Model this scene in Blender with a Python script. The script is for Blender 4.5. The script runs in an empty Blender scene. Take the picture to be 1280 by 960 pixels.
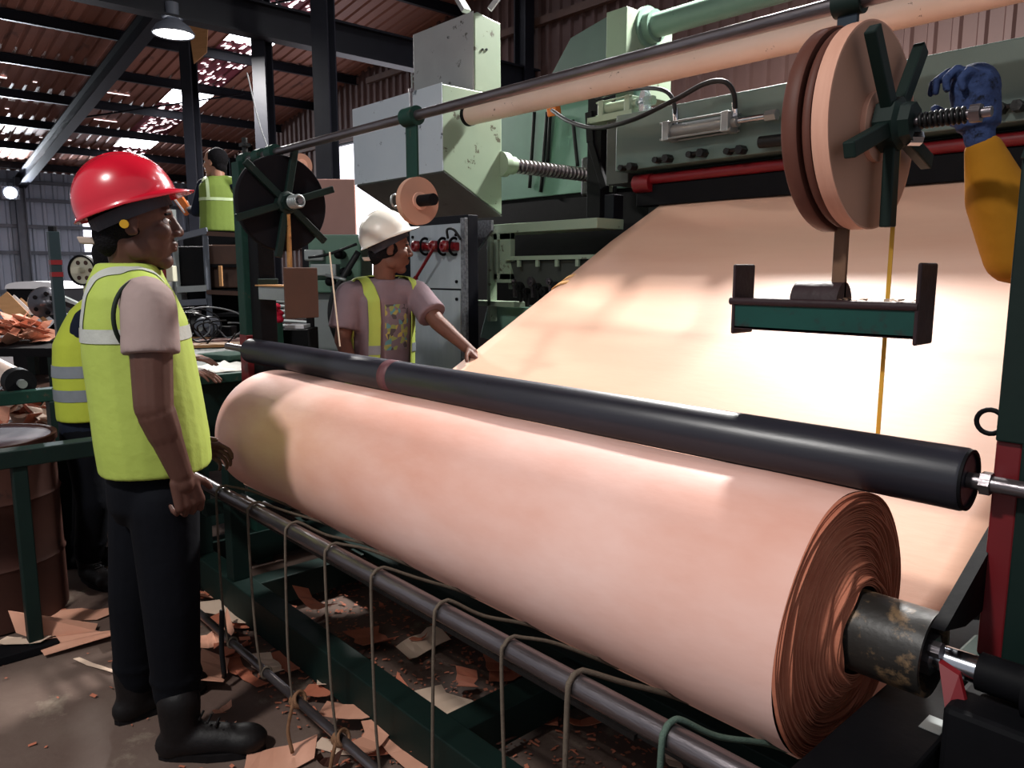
import bpy, bmesh, math, random
from mathutils import Vector as V, Matrix, noise
random.seed(7)
SC = bpy.context.scene
COL = SC.collection
PI = math.pi

# ------------------------------------------------------------------ camera
FPX, VPX, HY, EYE = 950.0, -230.0, 340.0, 1.45        # focal length in px of a 1280 wide frame
PITCH = math.atan((480 - HY) / FPX)
YAW = math.atan((640 - VPX) / (FPX / math.cos(PITCH)))
fw = V((-math.cos(YAW), math.sin(YAW), 0))
RIGHT = V((fw.y, -fw.x, 0))
FWD = fw * math.cos(PITCH) - V((0, 0, math.sin(PITCH)))
UP = fw * math.sin(PITCH) + V((0, 0, math.cos(PITCH)))
EYEP = V((0, 0, EYE))
cd = bpy.data.cameras.new('camera')
cam = bpy.data.objects.new('camera', cd)
COL.objects.link(cam)
cd.sensor_width = 36
cd.lens = 36 * FPX / 1280
cd.clip_start = .02
cam.matrix_world = Matrix(((RIGHT.x, UP.x, -FWD.x, 0), (RIGHT.y, UP.y, -FWD.y, 0), (RIGHT.z, UP.z, -FWD.z, EYE), (0, 0, 0, 1)))
SC.camera = cam

# ------------------------------------------------------------------ world, exposure
w = bpy.data.worlds.new('daylight')
SC.world = w
w.use_nodes = True
bg = w.node_tree.nodes['Background']
bg.inputs[0].default_value = (.90, .93, 1.0, 1)
bg.inputs[1].default_value = .42
vs = SC.view_settings
vs.view_transform = 'Standard'
vs.look = 'None'
vs.gamma = 1
vs.use_curve_mapping = False
vs.exposure = 0.0

LAMP_W = 1050          # high bay lamps, watts
SKY_E = 14.0          # translucent roof sheets
FRONT_K = .19         # the aisle lamp against the machine lamp
FLOOD_W = 2000

def W(px, py, X=None, Y=None, Z=None, D=None):
    """the world point on a plane (X, Y or Z) or at a depth that the photo shows at a pixel"""
    d = RIGHT * ((px - 640) / FPX) - UP * ((py - 480) / FPX) + FWD
    if D is not None: t = D
    elif X is not None: t = X / d.x
    elif Y is not None: t = Y / d.y
    else: t = (Z - EYE) / d.z
    return EYEP + d * t

# ------------------------------------------------------------------ materials
def hx(h):
    h = h.lstrip('#')
    c = [int(h[i:i+2], 16) / 255 for i in (0, 2, 4)]
    return tuple((x / 12.92 if x <= .04045 else ((x + .055) / 1.055) ** 2.4) for x in c) + (1,)

def mat(name, c1, c2=None, rough=.6, metal=0., scale=6., amount=.5, bump=0., bscale=None, c3=None, stretch=(1, 1, 1), spots=.62, sharp=.08, coat=0., detail=6, spec=None):
    """noise blend of c1 and c2, with sharp patches of c3 (chips, rust, dirt)"""
    m = bpy.data.materials.new(name)
    m.use_nodes = True
    nt = m.node_tree
    N, L = nt.nodes, nt.links
    b = N['Principled BSDF']
    b.inputs['Roughness'].default_value = rough
    b.inputs['Metallic'].default_value = metal
    b.inputs['Coat Weight'].default_value = coat
    if spec is None: spec = .12 if rough >= .8 else .25 if metal == 0 and rough >= .5 else .5
    b.inputs['Specular IOR Level'].default_value = spec
    tc = N.new('ShaderNodeTexCoord')
    mp = N.new('ShaderNodeMapping')
    mp.inputs['Scale'].default_value = stretch
    L.new(tc.outputs['Object'], mp.inputs['Vector'])
    c2 = c2 or c1
    nz = N.new('ShaderNodeTexNoise')
    nz.inputs['Scale'].default_value = scale
    nz.inputs['Detail'].default_value = detail
    nz.inputs['Roughness'].default_value = .6
    L.new(mp.outputs[0], nz.inputs['Vector'])
    r = N.new('ShaderNodeValToRGB')
    r.color_ramp.elements[0].position = .5 - amount / 2
    r.color_ramp.elements[1].position = .5 + amount / 2
    r.color_ramp.elements[0].color = hx(c1)
    r.color_ramp.elements[1].color = hx(c2)
    L.new(nz.outputs['Fac'], r.inputs[0])
    out = r.outputs[0]
    if c3:
        n3 = N.new('ShaderNodeTexNoise')
        n3.inputs['Scale'].default_value = scale * 2.3
        n3.inputs['Detail'].default_value = 8
        n3.inputs['Roughness'].default_value = .7
        L.new(mp.outputs[0], n3.inputs['Vector'])
        r3 = N.new('ShaderNodeValToRGB')
        r3.color_ramp.elements[0].position = spots
        r3.color_ramp.elements[1].position = spots + sharp
        L.new(n3.outputs['Fac'], r3.inputs[0])
        mx = N.new('ShaderNodeMix')
        mx.data_type = 'RGBA'
        L.new(r3.outputs[0], mx.inputs[0])
        L.new(out, mx.inputs[6])
        mx.inputs[7].default_value = hx(c3)
        out = mx.outputs[2]
    L.new(out, b.inputs['Base Color'])
    if bump:
        nb = N.new('ShaderNodeTexNoise')
        nb.inputs['Scale'].default_value = bscale or scale * 5
        nb.inputs['Detail'].default_value = 5
        L.new(mp.outputs[0], nb.inputs['Vector'])
        bp = N.new('ShaderNodeBump')
        bp.inputs['Strength'].default_value = bump
        bp.inputs['Distance'].default_value = .01
        L.new(nb.outputs['Fac'], bp.inputs['Height'])
        L.new(bp.outputs[0], b.inputs['Normal'])
    return m

def emit(name, color, strength):
    m = bpy.data.materials.new(name)
    m.use_nodes = True
    b = m.node_tree.nodes['Principled BSDF']
    b.inputs['Base Color'].default_value = hx(color)
    b.inputs['Emission Color'].default_value = hx(color)
    b.inputs['Emission Strength'].default_value = strength
    return m

M = dict(
    floor=mat('concrete', '#54403a', '#6f6057', rough=.75, scale=1.6, amount=.5, bump=.35, bscale=25, c3='#8d8172', spots=.58, sharp=.15),
    roof=mat('roof_steel', '#6e4a40', '#85594b', rough=.55, scale=.7, stretch=(.3, 1, 1), c3='#4a322e', spots=.6, sharp=.1),
    roofdark=mat('rusty_roof', '#5a2832', '#7a3a44', rough=.6, scale=3),
    steel=mat('dark_steel', '#121319', '#191a21', rough=.5, scale=3, bump=.1, spec=.15),
    steel2=mat('grey_steel', '#6b707a', '#575c66', rough=.5, scale=3, bump=.1),
    clad_blue=mat('blue_grey_cladding', '#a8b0c0', '#969eae', rough=.5, scale=.8),
    clad_brown=mat('brown_cladding', '#473330', '#553e39', rough=.6, scale=.9, c3='#43302d', spots=.6),
    sky=emit('translucent_roof_sheet', '#f4f6ff', SKY_E),
    gap=emit('daylight_through_gaps', '#fff2f6', 3.0),
    win=emit('daylit_window', '#f7f4ff', 2.2),
    lampglow=emit('lamp_glow', '#ffffff', 20),
    veneer=mat('veneer_roll', '#d3947f', '#f0cdc4', rough=.55, scale=1.7, amount=.5, stretch=(.7, 1.5, 1.5), bump=.05, bscale=40),
    veneer_edge=mat('veneer_edges', '#a8604a', '#c27d62', rough=.75, scale=14, amount=.6),
    sheet=mat('veneer_sheet', '#dba48c', '#edc6ac', rough=.5, scale=1.3, amount=.8, stretch=(.5, 2.2, 1), bump=.04, bscale=30),
    flap=mat('torn_veneer', '#d79a5c', '#e6b77c', rough=.6, scale=8),
    rubber=mat('black_roller', '#1d1d25', '#2b2b34', rough=.36, scale=5, amount=.5, stretch=(.6, 3, 3), c3='#33262c', spots=.64, sharp=.1, bump=.04),
    dgreen=mat('dark_green_paint', '#0b211d', '#081815', rough=.6, scale=5, c3='#2a2321', spots=.64, bump=.08),
    dgreen2=mat('worn_green_paint', '#12372e', '#0f2c25', rough=.6, scale=7, c3='#4b3a30', spots=.6, bump=.1),
    green=mat('machine_green', '#6f8b7b', '#647f71', rough=.42, scale=3, amount=.7, c3='#46544a', spots=.62, sharp=.03, bump=.06),
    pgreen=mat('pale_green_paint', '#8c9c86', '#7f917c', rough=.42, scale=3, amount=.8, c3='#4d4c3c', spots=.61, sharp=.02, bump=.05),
    pgreen_lit=mat('lit_pale_green_paint', '#c3ccd3', '#b2bcc5', rough=.38, scale=2.6, amount=.8, c3='#555d66', spots=.61, sharp=.02, bump=.05),  # the casing's green paint with bluish side light put into the colour
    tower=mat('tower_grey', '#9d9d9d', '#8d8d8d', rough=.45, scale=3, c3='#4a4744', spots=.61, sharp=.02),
    teal=mat('teal_paint', '#6b9080', '#5f8273', rough=.4, scale=3, c3='#39564d', spots=.66, sharp=.06),
    under=mat('dark_grey_plate', '#4a4e4a', '#3b3f3c', rough=.5, scale=4, c3='#292a28', spots=.6),
    header=mat('header_plate', '#56696280'[:7] , '#4b5d57', rough=.45, scale=2.5, c3='#5f5b3c', spots=.67, sharp=.1),
    black=mat('black_metal', '#09090c', '#101013', rough=.62, scale=6, bump=.1, spec=.1),
    greasy=mat('greasy_black', '#0b0c0d', '#161616', rough=.45, scale=20, bump=.4, bscale=40, spec=.3),
    cream=mat('cream_pipe', '#dcc2b2', '#d2b5a2', rough=.38, scale=4, c3='#6b5548', spots=.64, sharp=.02),
    red=mat('red_paint', '#7a1019', '#650c14', rough=.4, scale=5, c3='#3c1216', spots=.66),
    redpost=mat('red_post_paint', '#5e0c13', '#6e1219', rough=.45, scale=5, c3='#321014', spots=.66),
    chrome=mat('chrome', '#c9ccd2', '#aeb2ba', rough=.18, metal=1, scale=8),
    iron=mat('scraped_iron', '#8b8487', '#4a4447', rough=.3, metal=.85, scale=9, amount=.8, stretch=(.5, 4, 4), bump=.15),
    alu=mat('dull_aluminium', '#9aa0a0', '#858b8b', rough=.4, metal=.5, scale=6),
    panel=mat('steel_panel', '#aeb6bd', '#98a1a9', rough=.38, metal=.1, scale=3, stretch=(3, 3, .6), c3='#5c646c', spots=.64),
    sparkle=mat('galvanised_sheet', '#8b8d92', '#5b5d62', rough=.4, metal=.5, scale=60, amount=.3),
    rust=mat('rusty_bar', '#8f6238', '#b98a55', rough=.7, scale=25, c3='#533420', spots=.55),
    brown=mat('brown_plate', '#42302a', '#50392f', rough=.6, scale=6),
    traymetal=mat('tray_metal', '#2a1c1e', '#35262a', rough=.55, scale=9, bump=.2),
    traygreen=mat('tray_green', '#14463f', '#123a35', rough=.5, scale=9, c3='#2c2022', spots=.56, sharp=.15),
    tape=mat('tan_tape', '#a87d69', '#b48974', rough=.6, scale=3, amount=.6),
    tapelight=mat('tape_rim', '#c99580', '#d6a48e', rough=.6, scale=8, stretch=(8, 1, 1)),
    tapedark=mat('brown_tape', '#553229', '#633c32', rough=.55, scale=5),
    yellow=mat('yellow_tape', '#c8922e', '#d6a540', rough=.5, scale=8),
    string=mat('grimy_string', '#5b5047', '#6d6256', rough=.9, scale=80, bump=.4),
    greenstring=mat('green_string', '#4d5f56', '#5d6f64', rough=.9, scale=80, bump=.4),
    knot=mat('brown_knot', '#7b5a44', '#8d6a50', rough=.9, scale=80, bump=.5),
    whitecord=mat('white_cord', '#d8cdb8', '#e4dac6', rough=.8, scale=40),
    skin=mat('dark_skin', '#4a3029', '#573a31', rough=.5, scale=12, amount=.7, bump=.05, bscale=120),
    skin2=mat('brown_skin', '#5a3a30', '#6a473a', rough=.58, scale=12, amount=.7, bump=.05, bscale=120),
    skin3=mat('light_brown_skin', '#8c6350', '#9a705b', rough=.5, scale=12, amount=.7),
    hair=mat('black_hair', '#0b0a0c', '#141216', rough=.85, scale=60, bump=.8, bscale=160),
    lip=mat('lips', '#5d352f', '#67403a', rough=.4, scale=20),
    eyewhite=mat('eye_white', '#d8d0c8', rough=.25),
    iris=mat('dark_iris', '#120c0a', rough=.15),
    vest=mat('lime_vest', '#a5b655', '#97a84a', rough=.7, scale=4, amount=.6, bump=.25, bscale=30),
    vest2=mat('bright_yellow_vest', '#b2be3e', '#a4b038', rough=.7, scale=4, amount=.6, bump=.2, bscale=30),
    vest3=mat('green_vest', '#72863c', '#667936', rough=.75, scale=4, amount=.6, bump=.2, bscale=30),
    reflect=mat('silver_stripe', '#b9bbb4', '#9fa19b', rough=.35, scale=16, amount=.6, bump=.25, bscale=60),
    reflectg=mat('grey_stripe', '#6d7379', '#7c8288', rough=.4, scale=16),
    reflectp=mat('pale_green_stripe', '#b9cba0', '#a9bb92', rough=.5, scale=16),
    piping=mat('black_piping', '#17211a', rough=.7),
    shirt=mat('grey_tshirt', '#9a8884', '#8c7a77', rough=.85, scale=7, bump=.3, bscale=16),
    shirt2=mat('mauve_tshirt', '#7b6a70', '#6c5c62', rough=.85, scale=7, bump=.3, bscale=16),
    navy=mat('navy_shirt', '#151a26', '#1d2331', rough=.85, scale=7, bump=.3, bscale=20),
    trousers=mat('black_trousers', '#06070c', '#0a0c13', rough=.85, scale=6, bump=.4, bscale=14),
    boot=mat('black_leather', '#0c0a0b', '#141011', rough=.55, scale=10, bump=.2),
    sole=mat('boot_sole', '#100e0f', '#1a1718', rough=.8, scale=20),
    redhat=mat('red_helmet', '#c3142c', '#b51027', rough=.25, scale=2, coat=.4),
    whitehat=mat('white_helmet', '#d9d3c8', '#e3ddd2', rough=.35, scale=3, c3='#a39c90', spots=.68),
    strapgrey=mat('helmet_strap', '#3b3a42', '#2d2c33', rough=.6, scale=10),
    tab=mat('helmet_tab', '#a59488', '#b4a397', rough=.5),
    plug=mat('yellow_plug', '#c09324', '#b0851e', rough=.5),
    glove=mat('blue_glove', '#26304f', '#3a4a72', rough=.8, scale=16, amount=.5, bump=.4, c3='#14161f', spots=.54, sharp=.12),
    mustard=mat('mustard_sleeve', '#a5701c', '#8f5f17', rough=.85, scale=6, bump=.3, bscale=14),
    scrap=mat('veneer_scrap', '#c48a72', '#d7a48c', rough=.7, scale=5, amount=.7),
    scrap2=mat('orange_scrap', '#a9614a', '#bb755c', rough=.7, scale=5, amount=.7),
    scrap3=mat('pale_scrap', '#d9c0ac', '#cbb19c', rough=.7, scale=5, amount=.7),
    wood=mat('tan_wood', '#b98a5e', '#a67a50', rough=.7, scale=5, stretch=(1, 1, 8)),
    pinkboard=mat('pink_board', '#b58c84', '#a57c75', rough=.7, scale=2.2, amount=.6, c3='#6d4b47', spots=.62, sharp=.1),
    drum=mat('rusty_drum', '#39211b', '#472a22', rough=.65, scale=4, c3='#2c1c19', spots=.58),
    white=mat('white_paint', '#dcdce0', '#cfd0d6', rough=.4, scale=3),
    creamwheel=mat('cream_wheel', '#d5d3bd', '#c6c4ae', rough=.4, scale=6),
    silver=mat('silver_disc', '#5d5c62', '#47464c', rough=.3, metal=.7, scale=6),
    cable=mat('black_cable', '#131416', '#1c1d20', rough=.5, scale=30),
    cablegrey=mat('grey_cable', '#7d8084', '#6c6f73', rough=.5, scale=30),
    bottle=None,
    bluecap=mat('blue_cap', '#3c7fc0', rough=.4),
    orange=mat('orange_tool', '#c76a2c', '#b85f26', rough=.5),
    cloth=mat('white_rag', '#c9c7c2', '#b5b3ae', rough=.9, scale=14, bump=.5, bscale=30),
    greencloth=mat('green_rag', '#4d6a5e', '#5b786b', rough=.9, scale=14, bump=.5),
    machgreen=mat('workshop_green', '#5b7d6c', '#4f705f', rough=.45, scale=5, c3='#33473d', spots=.64),
    cabgrey=mat('cabinet_grey', '#8e9494', '#7f8585', rough=.5, scale=4),
)
# clear plastic for the bottle
mb_ = bpy.data.materials.new('clear_plastic')
mb_.use_nodes = True
b_ = mb_.node_tree.nodes['Principled BSDF']
b_.inputs['Transmission Weight'].default_value = .85
b_.inputs['Roughness'].default_value = .08
b_.inputs['Base Color'].default_value = (.85, .92, 1, 1)
M['bottle'] = mb_

# striped wear on the veneer roll's end: rings come from geometry; only colour here
# ------------------------------------------------------------------ mesh builder
class MB:
    def __init__(s): s.v, s.f = [], []
    def add(s, vs, fs):
        o = len(s.v)
        s.v += [V(p) for p in vs]
        s.f += [tuple(i + o for i in f) for f in fs]
        return s
    def box(s, lo, hi):
        (a, b, c), (d, e, f) = [min(p, q) for p, q in zip(lo, hi)], [max(p, q) for p, q in zip(lo, hi)]
        return s.add([(a, b, c), (d, b, c), (d, e, c), (a, e, c), (a, b, f), (d, b, f), (d, e, f), (a, e, f)],
                     [(0, 3, 2, 1), (4, 5, 6, 7), (0, 1, 5, 4), (1, 2, 6, 5), (2, 3, 7, 6), (3, 0, 4, 7)])
    def obox(s, c, ax, ay, az):
        """oriented box: centre and three half vectors"""
        c, ax, ay, az = V(c), V(ax), V(ay), V(az)
        vs = [c + ax * i + ay * j + az * k for k in (-1, 1) for (i, j) in ((-1, -1), (1, -1), (1, 1), (-1, 1))]
        return s.add(vs, [(0, 3, 2, 1), (4, 5, 6, 7), (0, 1, 5, 4), (1, 2, 6, 5), (2, 3, 7, 6), (3, 0, 4, 7)])
    def bar(s, p, q, w, h, up=(0, 0, 1)):
        p, q = V(p), V(q)
        d = (q - p)
        u = V(up)
        side = d.cross(u)
        if side.length < 1e-6: side = d.cross(V((1, 0, 0)))
        side.normalize()
        u = side.cross(d).normalized()
        return s.obox((p + q) / 2, d / 2, side * w / 2, u * h / 2)
    def prism(s, poly, vec):
        n = len(poly)
        vec = V(vec)
        vs = [V(p) for p in poly] + [V(p) + vec for p in poly]
        return s.add(vs, [tuple(range(n))[::-1], tuple(range(n, 2 * n))] + [(i, (i + 1) % n, n + (i + 1) % n, n + i) for i in range(n)])
    def ibeam(s, p, q, w, h, t=.02, up=(0, 0, 1)):
        p, q = V(p), V(q)
        d = (q - p).normalized()
        u = V(up)
        side = d.cross(u).normalized()
        u = side.cross(d).normalized()
        for k in (-1, 1):
            s.bar(p + u * k * (h / 2 - t / 2), q + u * k * (h / 2 - t / 2), w, t, u)
        return s.bar(p, q, t, h - 2 * t, u)
    def frame(s, d):
        d = V(d).normalized()
        a = V((0, 0, 1)) if abs(d.z) < .9 else V((1, 0, 0))
        x = d.cross(a).normalized()
        return x, x.cross(d).normalized(), d
    def lathe(s, p, d, prof, n=24, closed=False):
        """revolve (t, r) pairs round the axis p + t*d"""
        p = V(p)
        x, y, d = s.frame(d)
        vs, fs = [], []
        for t, r in prof:
            for i in range(n):
                a = 2 * PI * i / n
                vs.append(p + d * t + (x * math.cos(a) + y * math.sin(a)) * r)
        m = len(prof)
        for j in range(m - 1 + (1 if closed else 0)):
            k = (j + 1) % m
            for i in range(n):
                i2 = (i + 1) % n
                fs.append((j * n + i, k * n + i, k * n + i2, j * n + i2))
        if not closed:
            if prof[0][1] > 1e-5: fs.append(tuple(range(n)))
            if prof[-1][1] > 1e-5: fs.append(tuple(range((m - 1) * n, m * n))[::-1])
        return s.add(vs, fs)
    def cyl(s, p, q, r, n=16, r2=None):
        p, q = V(p), V(q)
        return s.lathe(p, q - p, [(0, r), ((q - p).length, r if r2 is None else r2)], n)
    def hollow(s, p, q, r, ri, n=28):
        p, q = V(p), V(q)
        L = (q - p).length
        return s.lathe(p, q - p, [(0, r), (L, r), (L, ri), (0, ri)], n, True)
    def sphere(s, c, r, n=12):
        if not hasattr(r, '__len__'): r = (r, r, r)
        c = V(c)
        m = n // 2 + 1
        vs = [c + V((0, 0, r[2]))]
        for j in range(1, m):
            t = PI * j / m
            for i in range(n):
                a = 2 * PI * i / n
                vs.append(c + V((r[0] * math.sin(t) * math.cos(a), r[1] * math.sin(t) * math.sin(a), r[2] * math.cos(t))))
        vs.append(c - V((0, 0, r[2])))
        fs = [(0, 1 + i, 1 + (i + 1) % n) for i in range(n)]
        for j in range(m - 2):
            for i in range(n):
                a, b = 1 + j * n + i, 1 + j * n + (i + 1) % n
                fs.append((a, a + n, b + n, b))
        o = 1 + (m - 2) * n
        fs += [(o + i, len(vs) - 1, o + (i + 1) % n) for i in range(n)]
        return s.add(vs, fs)
    def ell(s, c, fr, r, n=16):
        """ellipsoid in a local frame fr = (f, s, u)"""
        t = MB().sphere((0, 0, 0), r, n)
        c = V(c)
        return s.add([c + fr[0] * p.x + fr[1] * p.y + fr[2] * p.z for p in t.v], t.f)
    def cap(s, p, q, r, r2=None, n=12):
        """tapered capsule"""
        p, q = V(p), V(q)
        r2 = r if r2 is None else r2
        L = (q - p).length
        if L < 1e-6: return s.sphere(p, r, n)
        prof = [(-r * math.cos(t * PI / 8), max(1e-4, r * math.sin(t * PI / 8))) for t in range(0, 5)]
        prof += [(L + r2 * math.sin(t * PI / 8), max(1e-4, r2 * math.cos(t * PI / 8))) for t in range(0, 5)]
        return s.lathe(p, q - p, prof, n)
    def chain(s, pts, rs, n=12):
        for i in range(len(pts) - 1): s.cap(pts[i], pts[i + 1], rs[i], rs[i + 1], n)
        return s
    def tube(s, pts, r, n=8, rs=None):
        pts = [V(p) for p in pts]
        m = len(pts)
        T = [(pts[min(i + 1, m - 1)] - pts[max(i - 1, 0)]).normalized() for i in range(m)]
        x, y, _ = s.frame(T[0])
        vs, fs = [], []
        for i in range(m):
            x = (x - T[i] * x.dot(T[i])).normalized()
            y = T[i].cross(x)
            rr = rs[i] if rs else r
            for k in range(n):
                a = 2 * PI * k / n
                vs.append(pts[i] + (x * math.cos(a) + y * math.sin(a)) * rr)
        for i in range(m - 1):
            for k in range(n):
                k2 = (k + 1) % n
                fs.append((i * n + k, i * n + k2, (i + 1) * n + k2, (i + 1) * n + k))
        fs += [tuple(range(n))[::-1], tuple(range((m - 1) * n, m * n))]
        return s.add(vs, fs)
    def loft(s, rings):
        n = len(rings[0])
        vs = [p for r in rings for p in r]
        fs = []
        for j in range(len(rings) - 1):
            for i in range(n):
                i2 = (i + 1) % n
                fs.append((j * n + i, j * n + i2, (j + 1) * n + i2, (j + 1) * n + i))
        fs += [tuple(range(n))[::-1], tuple(range((len(rings) - 1) * n, len(rings) * n))]
        return s.add(vs, fs)
    def torus(s, c, d, R, r, n=24, k=8):
        prof = [(r * math.sin(2 * PI * i / k), R + r * math.cos(2 * PI * i / k)) for i in range(k)]
        return s.lathe(c, d, prof, n, True)
    def mesh(s, name, origin=(0, 0, 0)):
        me = bpy.data.meshes.new(name)
        o = V(origin)
        me.from_pydata([p - o for p in s.v], [], s.f)
        bm = bmesh.new()
        bm.from_mesh(me)
        bmesh.ops.recalc_face_normals(bm, faces=bm.faces)
        bm.to_mesh(me)
        bm.free()
        return me
    def build(s, name, m, parent=None, smooth=0, bevel=0.):
        """link as ONE object; parents sit unrotated, so child coordinates are world minus the root's place"""
        o = link(name, s.mesh(name, ROOT.get(parent.name, (0, 0, 0)) if parent else (0, 0, 0)), m, parent)
        if smooth:
            for p in o.data.polygons: p.use_smooth = True
            if smooth == 2: o.data.set_sharp_from_angle(angle=math.radians(40))
        if bevel:
            b = o.modifiers.new('bevel', 'BEVEL')
            b.width = bevel
            b.segments = 2
            b.limit_method = 'ANGLE'
        return o

ROOT = {}
Z = V((0, 0, 1))
def link(name, me, m, parent=None):
    o = bpy.data.objects.new(name, me)
    if m is not None:
        me.materials.clear()
        me.materials.append(M[m] if isinstance(m, str) else m)
    COL.objects.link(o)
    if parent:
        o.parent = parent
        ROOT[o.name] = ROOT.get(parent.name, V((0, 0, 0)))
    return o

def thing(name, label, cat, loc=(0, 0, 0), group=None):
    o = bpy.data.objects.new(name, None)
    COL.objects.link(o)
    o.location = loc
    o.empty_display_size = .1
    o['label'] = label
    o['category'] = cat
    if group: o['group'] = group
    ROOT[o.name] = V(loc)
    return o

def tag(o, label, cat, group=None, kind=None):
    """a thing that is one mesh: move its origin to its base and describe it"""
    vs = o.data.vertices
    if len(vs) and o.location.length == 0 and o.parent is None:
        c = V((sum(v.co.x for v in vs) / len(vs), sum(v.co.y for v in vs) / len(vs), min(v.co.z for v in vs)))
        o.data.transform(Matrix.Translation(-c))
        o.location = c
    o['label'] = label
    o['category'] = cat
    if group: o['group'] = group
    if kind: o['kind'] = kind
    return o

def struct(o, label=None):
    o['kind'] = 'structure'
    if label: o['label'] = label
    return o

def lab(o, label):
    o['label'] = label
    return o

def bez(pts, n=8):
    """smooth path through points (Catmull-Rom)"""
    P = [V(p) for p in pts]
    P = [P[0] * 2 - P[1]] + P + [P[-1] * 2 - P[-2]]
    out = []
    for i in range(1, len(P) - 2):
        a, b, c, d = P[i-1:i+3]
        for k in range(n):
            t = k / n
            out.append(.5 * ((2 * b) + (c - a) * t + (2 * a - 5 * b + 4 * c - d) * t * t + (3 * b - a - 3 * c + d) * t ** 3))
    out.append(P[-2])
    return out

def remesh(mb, voxel, smooth=3, origin=(0, 0, 0), name='mesh'):
    """one continuous surface out of overlapping closed shapes"""
    me = mb.mesh(name, origin)
    o = bpy.data.objects.new('temporary', me)
    COL.objects.link(o)
    r = o.modifiers.new('r', 'REMESH')
    r.mode = 'VOXEL'
    r.voxel_size = voxel
    r.use_smooth_shade = True
    if smooth:
        sm = o.modifiers.new('s', 'SMOOTH')
        sm.factor = .5
        sm.iterations = smooth
    dg = bpy.context.evaluated_depsgraph_get()
    dg.update()
    out = bpy.data.meshes.new_from_object(o.evaluated_get(dg))
    out.name = name
    bpy.data.objects.remove(o)
    bpy.data.meshes.remove(me)
    for p in out.polygons: p.use_smooth = True
    return out

# ------------------------------------------------------------------ the shed
XW, YW = -26.0, 9.4
def zroof(x): return 4.3 + .14 * (x - XW)

fl = struct(MB().box((XW - .3, -4.5, -.15), (4, YW + .3, 0)).build('floor', 'floor'), 'stained brown concrete factory floor')

ceil_ = thing('ceiling', 'corrugated rust-brown sloping shed roof on dark purlins', 'roof')
ceil_['kind'] = 'structure'
del ceil_['category']
def roof_sheet_mesh(x0, x1, width, pitch=.23, h=.03):
    mb = MB()
    prof = []
    n = int(round(width / pitch))
    for i in range(n):
        y = i * pitch
        prof += [(y, 0), (y + .13, 0), (y + .155, h), (y + .205, h)]
    prof.append((width, 0))
    vs = [(0, y, z) for y, z in prof] + [(x1 - x0, y, z + .14 * (x1 - x0)) for y, z in prof]
    m = len(prof)
    mb.add(vs, [(i, i + 1, m + i + 1, m + i) for i in range(m - 1)])
    return mb.mesh('roof_sheet')
cuts = [XW, -16.4, -6.8, 3.0]
for k in range(3):
    me = roof_sheet_mesh(cuts[k], cuts[k + 1], 1.15)
    for y in [-3 + 1.15 * i for i in range(8)] + [7.1, 8.25]:
        o = link('roof_sheet', me, 'roof', ceil_)
        o.location = (cuts[k], y, zroof(cuts[k]))
sky_x = [-26 + 3.8 * k for k in range(8)]                # translucent sheets, one per bay
for k in range(8):
    xc = -22.2 + 3.8 * k
    a, b = xc - .45, xc + .45
    if b < 3:
        me = roof_sheet_mesh(a, b, .92)
        o = link('skylight_sheet', me, 'sky', ceil_)
        o.location = (a, 6.2, zroof(a))
        o['label'] = 'translucent daylit roof sheet'
    lo, hi = max(XW, xc - 3.35), a
    me = roof_sheet_mesh(lo, hi, .92)
    o = link('roof_sheet', me, 'roofdark', ceil_)
    o.location = (lo, 6.2, zroof(lo))
    o['label'] = 'rusted through dark red roof sheet'
mb = MB()                                                # holes in the rusted sheets let daylight through
rg = random.Random(3)
for k in range(7):
    xc = -22.2 + 3.8 * k
    for i in range(70):
        x = xc - 3.3 + rg.random() * 2.8
        y = 6.25 + rg.random() * .8
        a, b = .03 + .12 * rg.random() ** 2, .015 + .035 * rg.random()
        z = zroof(x) - .012
        mb.add([(x - a, y - b, z - .14 * a), (x + a, y - b * .4, z + .14 * a), (x + a * .8, y + b, z + .14 * a * .8), (x - a * .7, y + b * .6, z - .14 * a * .7)], [(0, 1, 2, 3)])
for i in range(46):
    x = -25.6 + rg.random() * 7
    y = -1 + rg.random() * 6.6
    row = round(x / 1.9) * 1.9 + .3
    z = zroof(row) - .012
    a = .012 + .02 * rg.random()
    b = .015 + (.3 * rg.random() if i % 4 == 0 else .02)
    mb.add([(row - a, y - b, z - .14 * a), (row + a, y - b, z + .14 * a), (row + a, y + b, z + .14 * a), (row - a, y + b, z - .14 * a)], [(0, 1, 2, 3)])
o = mb.build('roof_holes', 'gap', ceil_)
o['kind'] = 'stuff'
for k in range(15):                                      # purlins run across the slope
    x = -25.0 + 1.9 * k
    MB().ibeam((x, -3, zroof(x) - .1), (x, YW, zroof(x) - .1), .08, .18, .015).build('purlin', 'steel', ceil_)
for y in (-1.2, 4.55):
    MB().ibeam((XW, y, zroof(XW) - .36), (3, y, zroof(3) - .36), .22, .34, .03).build('rafter', 'steel', ceil_)
for (a, b) in (((-14.2, 4.7, 5.6), (-11, 7.6, 6.2)), ((-11, 4.7, 6.0), (-14.2, 7.6, 5.8)), ((-20, 4.7, 4.9), (-17, 7.4, 5.35))):
    MB().cyl(a, b, .02, 6).build('brace_rod', 'steel', ceil_)

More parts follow.
